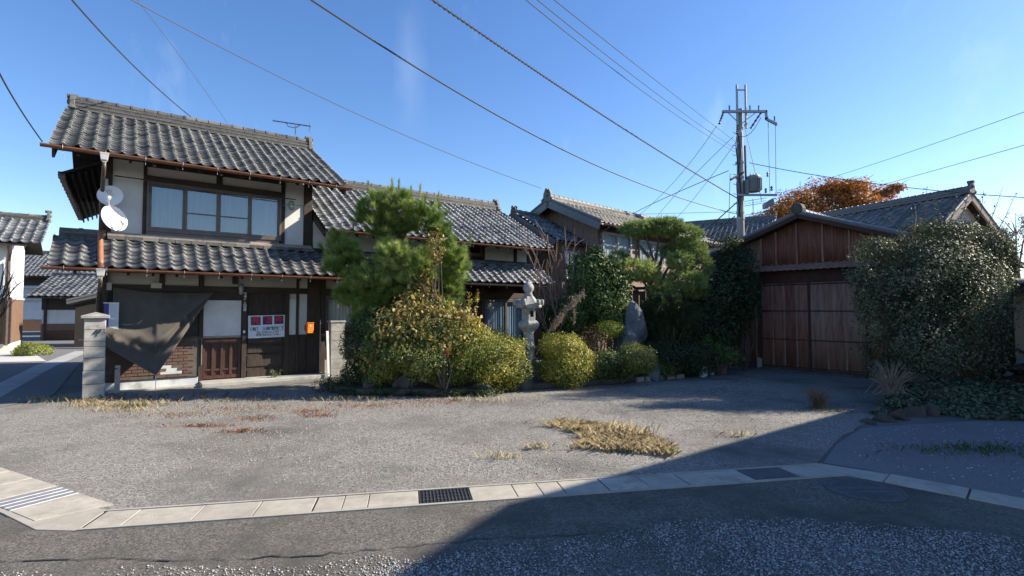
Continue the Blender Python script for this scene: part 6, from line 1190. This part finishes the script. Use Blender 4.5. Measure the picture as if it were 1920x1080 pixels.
# --- pots and fence by the shed
for px, py, r, h, m, lb in ((1319, 707, 0.125, 0.27, m_pot, 'fluted white plastic pot before the shaded shrubs'), (1335, 703, 0.11, 0.24, m_pot, 'grey white pot beside the fluted white one'), (1352, 700, 0.17, 0.2, m_terra, 'low terracotta pot under the potted shrub')):
    a = gr(px, py); t = thing('flower_pot', (a.x, a.y, 0), lb, 'pot'); MB().lathe([(r * 0.75, 0), (r * 0.95, h * 0.85), (r * 1.1, h * 0.88), (r * 1.1, h), (r * 0.98, h), (r * 0.9, h * 0.85)], 20).build('pot', m, t); MB().lathe([(r * 0.9, h * 0.84), (r * 0.5, h * 0.87)], 16).build('soil', m_rock, t)
bush('potted_shrub', 1350, 703, 13.4, [(1345, 655, 28, 26), (1360, 668, 30, 20), (1325, 640, 16, 18)], 2200, 0.05, l_camellia, 'pale leaved potted shrub before the shed corner', shell=0.1, seed=41)
fn = thing('board_fence', (2.9, 16.2, 0), 'dark brown board fence between the brown house and the shed', 'fence', rz=rad(-12))
for k in range(19): MB().box(k * 0.2, k * 0.2 + 0.185, -0.012 + RN.uniform(-0.004, 0.004), 0.012, 0.1, 2.25 + RN.uniform(-0.02, 0.02)).build('plank', m_sidingbr, fn)
for k in range(4): MB().box(k * 1.2, k * 1.2 + 0.09, 0.012, 0.1, 0, 2.3).build('post', m_wood, fn)
MB().box(-0.05, 3.9, -0.12, 0.16, 2.28, 2.36).build('cap_rail', m_woodred, fn)
bush('red_leaf_shrub', 1213, 700, 13.6, [(1213, 519, 9, 6), (1220, 530, 8, 5)], 140, 0.07, l_rust, 'few orange red leaves among the cloud-pruned pads', shell=0.1, seed=42)

# --- big shrub in front of the shed, right
bg_, be_ = bush('large_shrub', 1765, 752, 9.9, [(1740, 500, 95, 70, 0.3), (1690, 560, 75, 80, 0.1), (1790, 560, 100, 100, 0.2), (1720, 650, 85, 75), (1820, 640, 75, 90, 0.2), (1850, 540, 55, 80, 0.4), (1650, 470, 45, 30, 0.3), (1760, 440, 60, 30, 0.5), (1840, 470, 50, 45, 0.5), (1640, 600, 35, 60, 0.1), (1680, 700, 60, 40), (1760, 560, 90, 110, 1.2), (1700, 600, 60, 90, 1.6), (1740, 560, 80, 110, 2.4), (1720, 620, 60, 70, 2.9), (1745, 500, 60, 60, 2.0), (1690, 520, 50, 60, 2.6), (1790, 500, 60, 60, 1.6), (1745, 458, 62, 45, 2.0), (1700, 462, 45, 40, 2.4), (1805, 455, 55, 45, 1.8), (1850, 455, 45, 40, 0.6), (1800, 440, 50, 34, 1.3), (1870, 470, 38, 45, 1.5), (1745, 445, 55, 38, 2.4), (1690, 452, 45, 36, 2.9), (1885, 490, 30, 60, 0.9), (1625, 560, 30, 70, 0.0), (1610, 520, 26, 22, 0.1)], 140000, 0.046, l_olive, 'huge rounded olive-leaved shrub in front of the iron shed', shell=0.4, rough=0.24, seed=51, freq=2.6, gaps=0.75, depth=0.8, aspect=0.5)
sh = MB(); lp_, ln_ = [], []
for x0, y0, x1, y1 in ((1690, 470, 1612, 440), (1700, 450, 1660, 405), (1730, 430, 1738, 350), (1760, 420, 1755, 372), (1780, 420, 1795, 365), (1830, 430, 1845, 355), (1845, 440, 1880, 352), (1862, 450, 1905, 362), (1640, 530, 1580, 505), (1800, 410, 1815, 365), (1715, 430, 1715, 385), (1660, 480, 1622, 462), (1880, 500, 1915, 470), (1890, 560, 1918, 540)):
    a = at(x0, y0, 10.1) - bg_.location; b = at(x1, y1, 10.1 + RN.uniform(-0.3, 0.3)) - bg_.location; m = a.lerp(b, 0.5) + Vector((0.03, 0, 0.02)); sh = MB(); limb(sh, [a, m, b], 0.008, 0.003, 5); sh.build('long_shoot', m_twig, bg_)
    for k in range(26): q = a.lerp(b, RN.uniform(0.2, 1)); lp_.append(q + Vector((RN.gauss(0, 0.03), RN.gauss(0, 0.03), RN.gauss(0, 0.025))))
v, f, tt2 = leaf_mesh(np.array([q[:] for q in lp_]), unit(len(lp_)), 0.045, 0.5, 0.3, 0.6, 3); link('shoot_leaves', mesh_np('shoot_leaves', v, f, tt2), bg_, l_olive)
te = thing('added_shade_tree', (17.2, 14.0, 0), 'unseen tall evergreen tree added beyond the tan building to shade the court', 'tree'); tb = MB(); limb(tb, [(0, 0, 0), (0.1, 0, 3), (0, 0, 9.6)], 0.2, 0.06, 10)  # stands out of view, added to cast shade across the court
es = [(0, 0, 8.4, 1.2, 1.2, 1.5), (-0.6, 0.2, 7.2, 1.2, 1.2, 1.2), (0.6, -0.2, 6.8, 1.3, 1.3, 1.2), (0, 0.3, 5.6, 1.4, 1.3, 1.1), (-0.3, -0.8, 6.6, 1.1, 1.0, 1.2)]
for e in es: limb(tb, [(0, 0, e[2] - 1.2), (e[0] * 0.6, e[1] * 0.6, e[2] - 0.3), e[:3]], 0.06, 0.02, 6)
tb.build('trunk', m_bark, te); foliage('crown', te, es, 26000, 0.15, l_dark, shell=0.2, rough=0.25, seed=55)
# ivy spilling to the right, retaining stones, dry bush
iv = thing('ivy_bank', (6.9, 8.6, 0), 'bank of trailing ivy spilling below the huge shrub', 'ivy'); es = []
for px, py, Y, rx, rz in ((1700, 705, 9.8, 60, 22), (1760, 735, 9.3, 70, 26), (1830, 745, 9.0, 70, 30), (1890, 755, 8.7, 60, 32), (1840, 780, 8.5, 80, 20), (1905, 785, 8.3, 60, 18), (1780, 765, 8.9, 40, 20), (1690, 752, 8.8, 34, 12), (1730, 762, 8.7, 36, 14), (1655, 775, 8.4, 22, 6)):
    c = at(px, py, Y); es.append((c.x - 6.9, c.y - 8.6, max(0.05, c.z), rx * Y / FPX, rx * Y / FPX * 0.8, rz * Y / FPX))
foliage('leaves', iv, es, 17000, 0.055, l_ivy, shell=0.6, rough=0.15, seed=61, aspect=0.75, up=0.6)
core = MB()
for e in es: core.lathe([(0.05, -e[5]), (e[3] * 0.75, -e[5] * 0.3), (e[3] * 0.72, 0.2 * e[5]), (e[3] * 0.4, e[5] * 0.55), (0.05, e[5] * 0.7)], 12, e[:3])
core.build('stem_mat', M('ivy_stem_mat', (0.03, 0.028, 0.02), (0.05, 0.05, 0.03), 8, 0.95, 0.6, 20), iv)['kind'] = 'stuff'
for k, (px, py, w, h) in enumerate(((1640, 797, 0.16, 0.07), (1668, 793, 0.18, 0.12), (1697, 788, 0.2, 0.17), (1728, 783, 0.2, 0.19), (1757, 780, 0.2, 0.2), (1658, 778, 0.16, 0.13), (1690, 772, 0.2, 0.2), (1722, 768, 0.22, 0.24))):
    a = gr(px, py); rock('retaining_stone', (a.x, a.y + 0.12, h * 0.0), (w, w * 0.8, h * 1.1), 'brown weathered stone in the low retaining edge below the ivy', M('brown_stone_%d' % k, (0.04, 0.032, 0.026), (0.08, 0.065, 0.052), 4, 0.9, 0.5, 16) if k == 0 else D.materials['brown_stone_0'], seed=70 + k, group='retaining edge stones')
t = thing('dry_bush', (at(1672, 760, 9.2).x, 9.2, 0.2), 'pale dead twiggy bush before the huge shrub', 'bush'); mb = MB()
for k in range(150):
    a = RN.uniform(0, 6.28); r = RN.uniform(0.05, 0.40); h = RN.uniform(0.12, 0.62) ** 1.0; mb.tube([(RN.gauss(0, 0.14), RN.gauss(0, 0.12), 0), (r * 0.4 * math.cos(a), r * 0.4 * math.sin(a), h * 0.6), (r * math.cos(a), r * math.sin(a), h)], [0.004, 0.003, 0.002], 4)
mb.build('twigs', l_plume, t)
t = thing('dry_weed_clump', (at(1535, 790, 9.0).x, 9.0, 0), 'wispy brown weed clump in the shadow on the court', 'weed'); mb = MB()
for k in range(170):
    a = RN.uniform(0, 6.28); r = RN.uniform(0.05, 0.32); h = RN.uniform(0.1, 0.38); mb.tube([(RN.gauss(0, 0.06), RN.gauss(0, 0.06), 0), (r * 0.5 * math.cos(a), r * 0.5 * math.sin(a), h * 0.7), (r * math.cos(a), r * math.sin(a), h)], [0.003, 0.0025, 0.0015], 4)
mb.build('twigs', l_brown, t)
# debris boards at the right edge
for k in range(6):
    a = at(1895 + k * 6, 690 - k * 4, 11.6); t = thing('scrap_board', (a.x, a.y, 0.25 + 0.07 * k), 'grey weathered board in the scrap heap at the right wall', 'board', 'scrap boards', rz=rad(20)); MB().box(-0.9, 0.7, -0.07, 0.07, 0, 0.035).build('plank', m_board, t).rotation_euler = (0, rad(-28), 0)
sc_ = thing('scrap_heap', (10.7, 10.6, 0), 'dark scrap timber heap beyond the ivy', 'scrap'); mb = MB()
for k in range(26): mb.hexa([tuple(Vector((RN.uniform(-0.02, 0.02) + x, y, z)) ) for x, y, z in [(0, 0, 0), (0.9, 0, 0), (0.9, 0.1, 0), (0, 0.1, 0), (0, 0, 0.06), (0.9, 0, 0.06), (0.9, 0.1, 0.06), (0, 0.1, 0.06)]]); n_ = len(mb.v); R_ = Matrix.Translation((RN.uniform(-0.9, 0.5), RN.uniform(-0.5, 0.5), RN.uniform(0.0, 0.55))) @ Matrix.Rotation(RN.uniform(0, 3.1), 4, 'Z') @ Matrix.Rotation(RN.uniform(-0.4, 0.4), 4, 'Y'); mb.v[-8:] = [tuple(R_ @ Vector(q)) for q in mb.v[-8:]]
mb.build('timber_pieces', m_wood, sc_)

# --- left side planting
t = thing('clipped_mound', (at(62, 662, 19.2).x, 19.2, 0), 'sunlit yellow-green clipped mound before the white plaster house', 'shrub'); foliage('foliage', t, [(0, 0, 0.15, 0.62, 0.6, 0.32), (-0.3, 0.1, 0.15, 0.4, 0.4, 0.35)], 5000, 0.05, l_lime, shell=0.7, rough=0.06, seed=81); MB().lathe([(0.5, 0.0), (0.45, 0.15), (0.2, 0.35)], 12).build('core', m_rock, t)
bare('bare_branch_tree', -30, 620, 12.0, [(25, 520), (38, 530), (22, 545), (30, 500), (5, 560), (10, 500)], 'dark knobbly bare branch poking in at the left edge', m_bark, 0.03, 'tree', 6)
# --- trees beyond the roofs
def far_tree(name, px, base_py, Y, lobes, n, size, mat, label, trunk=0.16, gaps=0.5, sh=0.15, bark=None):
    o = at(px, base_py, Y); t = thing(name, (o.x, o.y, 0), label, 'tree'); k = Y / FPX; es = []; tb = MB(); limb(tb, [(0, 0, 0), (0.1, 0, o.z * 0.5), (0, 0, o.z)], trunk * 1.4, trunk, 8)
    for a in lobes:
        c = at(a[0], a[1], Y + RN.uniform(-1, 1)); c = Vector((c.x - o.x, c.y - o.y, c.z)); es.append((*c, a[2] * k * 0.8, a[2] * k * 0.8, a[3] * k * 0.8)); limb(tb, [(0, 0, o.z * 0.7), tuple(Vector((0, 0, o.z)).lerp(c, 0.5) + Vector((0, 0, -0.2))), tuple(c)], trunk * 0.5, 0.03, 6)
        for j in range(7): e = c + Vector((RN.uniform(-1, 1) * a[2] * k, RN.uniform(-1, 1) * a[2] * k, RN.uniform(-0.3, 1) * a[3] * k)); limb(tb, [tuple(Vector((0, 0, o.z)).lerp(c, 0.8)), tuple(c.lerp(e, 0.5)), tuple(e)], 0.04, 0.01, 4)
    tb.build('trunk', bark or m_bark, t); foliage('crown', t, es, n, size, mat, shell=sh, rough=0.34, seed=int(px), gaps=gaps, aspect=0.6, clump=0.8, freq=1.2); return t
far_tree('zelkova_tree', 1550, 420, 42, [(1555, 355, 55, 28), (1500, 375, 50, 28), (1470, 395, 45, 25), (1600, 350, 45, 24), (1580, 375, 60, 30), (1650, 365, 40, 22), (1680, 352, 20, 12), (1520, 400, 60, 25), (1440, 410, 35, 20), (1625, 385, 50, 24)], 24000, 0.17, l_rust, 'large rust orange autumn tree behind the roofs', 0.35, gaps=0.75)
far_tree('bare_tree', 1425, 440, 38, [(1425, 415, 16, 14), (1440, 425, 18, 12)], 1500, 0.12, l_brown, 'small purplish bare tree right of the utility pole', 0.1)
far_tree('bare_tree', 1905, 480, 30, [(1905, 430, 26, 36), (1880, 440, 16, 26), (1930, 420, 24, 40), (1890, 460, 20, 20)], 2600, 0.10, l_plume, 'grey leafless tree at the right edge behind the huge shrub', 0.12, gaps=0.6, bark=m_twig)

# --- dry grass, red weeds and tufts on the court
gp3 = [(0.15, 7.85), (0.75, 7.9), (1.25, 7.55), (1.72, 7.1), (1.95, 6.35), (1.85, 6.05), (1.2, 5.9), (0.75, 6.0), (0.65, 6.35), (0.95, 6.7), (0.75, 7.3)]
P = scatter(26000, gp3); P = P[lown(P, 2.5, 8) + 0.6 * lown(P, 8, 9) + 2.2 * np.minimum(0.35, edge_dist(P, gp3)) > 0.15 + NR.uniform(-0.9, 0.6, len(P))]; blades('dry_grass', P, 0.085, 0.0028, l_straw, 'straw coloured dry grass patch on the gravel court', lean=1.3)
P = NR.normal((1.5, 7.0), (0.16, 0.14), (420, 2)); blades('dry_grass', P, 0.16, 0.003, l_straw, 'taller straw tuft at the back of the dry patch', lean=0.5)
P = np.concatenate([NR.normal((cx, cy), (sx, sy), (n, 2)) for cx, cy, sx, sy, n in ((-3.9, 8.1, 0.18, 0.12, 160), (-4.4, 7.6, 0.25, 0.06, 260), (-3.7, 7.25, 0.16, 0.05, 200), (-3.3, 8.7, 0.2, 0.1, 220), (-2.5, 9.2, 0.5, 0.15, 420), (-3.0, 8.3, 0.14, 0.06, 140), (-4.6, 8.9, 0.5, 0.15, 260), (-1.4, 9.6, 0.5, 0.15, 260), (-5.3, 8.4, 0.4, 0.12, 200))]); blades('red_weeds', P, 0.045, 0.008, l_redweed, 'flat patches of reddish brown weeds on the sunlit gravel', 'weeds', 1.4)
P = np.concatenate([NR.normal((cx, cy), (sx, sy), (n, 2)) for cx, cy, sx, sy, n in ((-7.2, 9.2, 0.25, 0.12, 420), (-6.6, 9.35, 0.3, 0.12, 380), (-6.4, 8.75, 0.35, 0.08, 260), (-7.6, 9.5, 0.15, 0.15, 300), (-8.4, 9.7, 0.3, 0.15, 300), (0.3, 6.4, 0.1, 0.05, 100), (-0.1, 6.0, 0.12, 0.05, 80), (3.0, 7.0, 0.12, 0.05, 60), (-0.4, 9.7, 0.35, 0.12, 160), (-3.2, 9.8, 0.5, 0.1, 300))]); blades('dry_grass', P, 0.08, 0.006, l_straw, 'scattered dry grass tufts around the gate post and court edges', lean=1.0)
P = np.concatenate([NR.normal((cx, cy), (sx, sy), (n, 2)) for cx, cy, sx, sy, n in ((-6.55, 9.05, 0.16, 0.06, 220), (-5.2, 9.7, 0.6, 0.1, 160), (-1.0, 9.75, 0.06, 0.04, 60), (5.6, 6.3, 0.5, 0.16, 700), (6.6, 5.8, 0.5, 0.14, 500), (5.2, 8.8, 0.3, 0.2, 160), (-3.3, 9.95, 0.4, 0.08, 150))]); blades('green_grass', P, 0.06, 0.006, l_grass, 'short green grass tufts along drive and garden edges', lean=1.0)
lp3 = np.concatenate([NR.normal((-1.5, 9.5), (2.2, 0.45), (420, 2)), NR.normal((2.5, 10.6), (1.5, 0.6), (160, 2)), NR.uniform((-6, 5.5), (3, 9.5), (240, 2))])
v, f, tt2 = leaf_mesh(np.hstack([lp3, np.full((len(lp3), 1), 0.012)]), np.tile([0, 0, 1.0], (len(lp3), 1)), 0.032, 0.55, 1.0, 0.35, 4); o = link('leaf_litter', mesh_np('leaf_litter', v, f, tt2), None, l_brown); o['kind'] = 'stuff'; tag(o, 'small brown fallen leaves strewn over the court', 'leaves')
P = NR.uniform((-8.0, 9.3), (-4.2, 10.2), (260, 2)); blades('fallen_stems', P, 0.10, 0.004, l_brown, 'thin dead weed stems in the shade before the brick wall', 'weeds', 1.0)
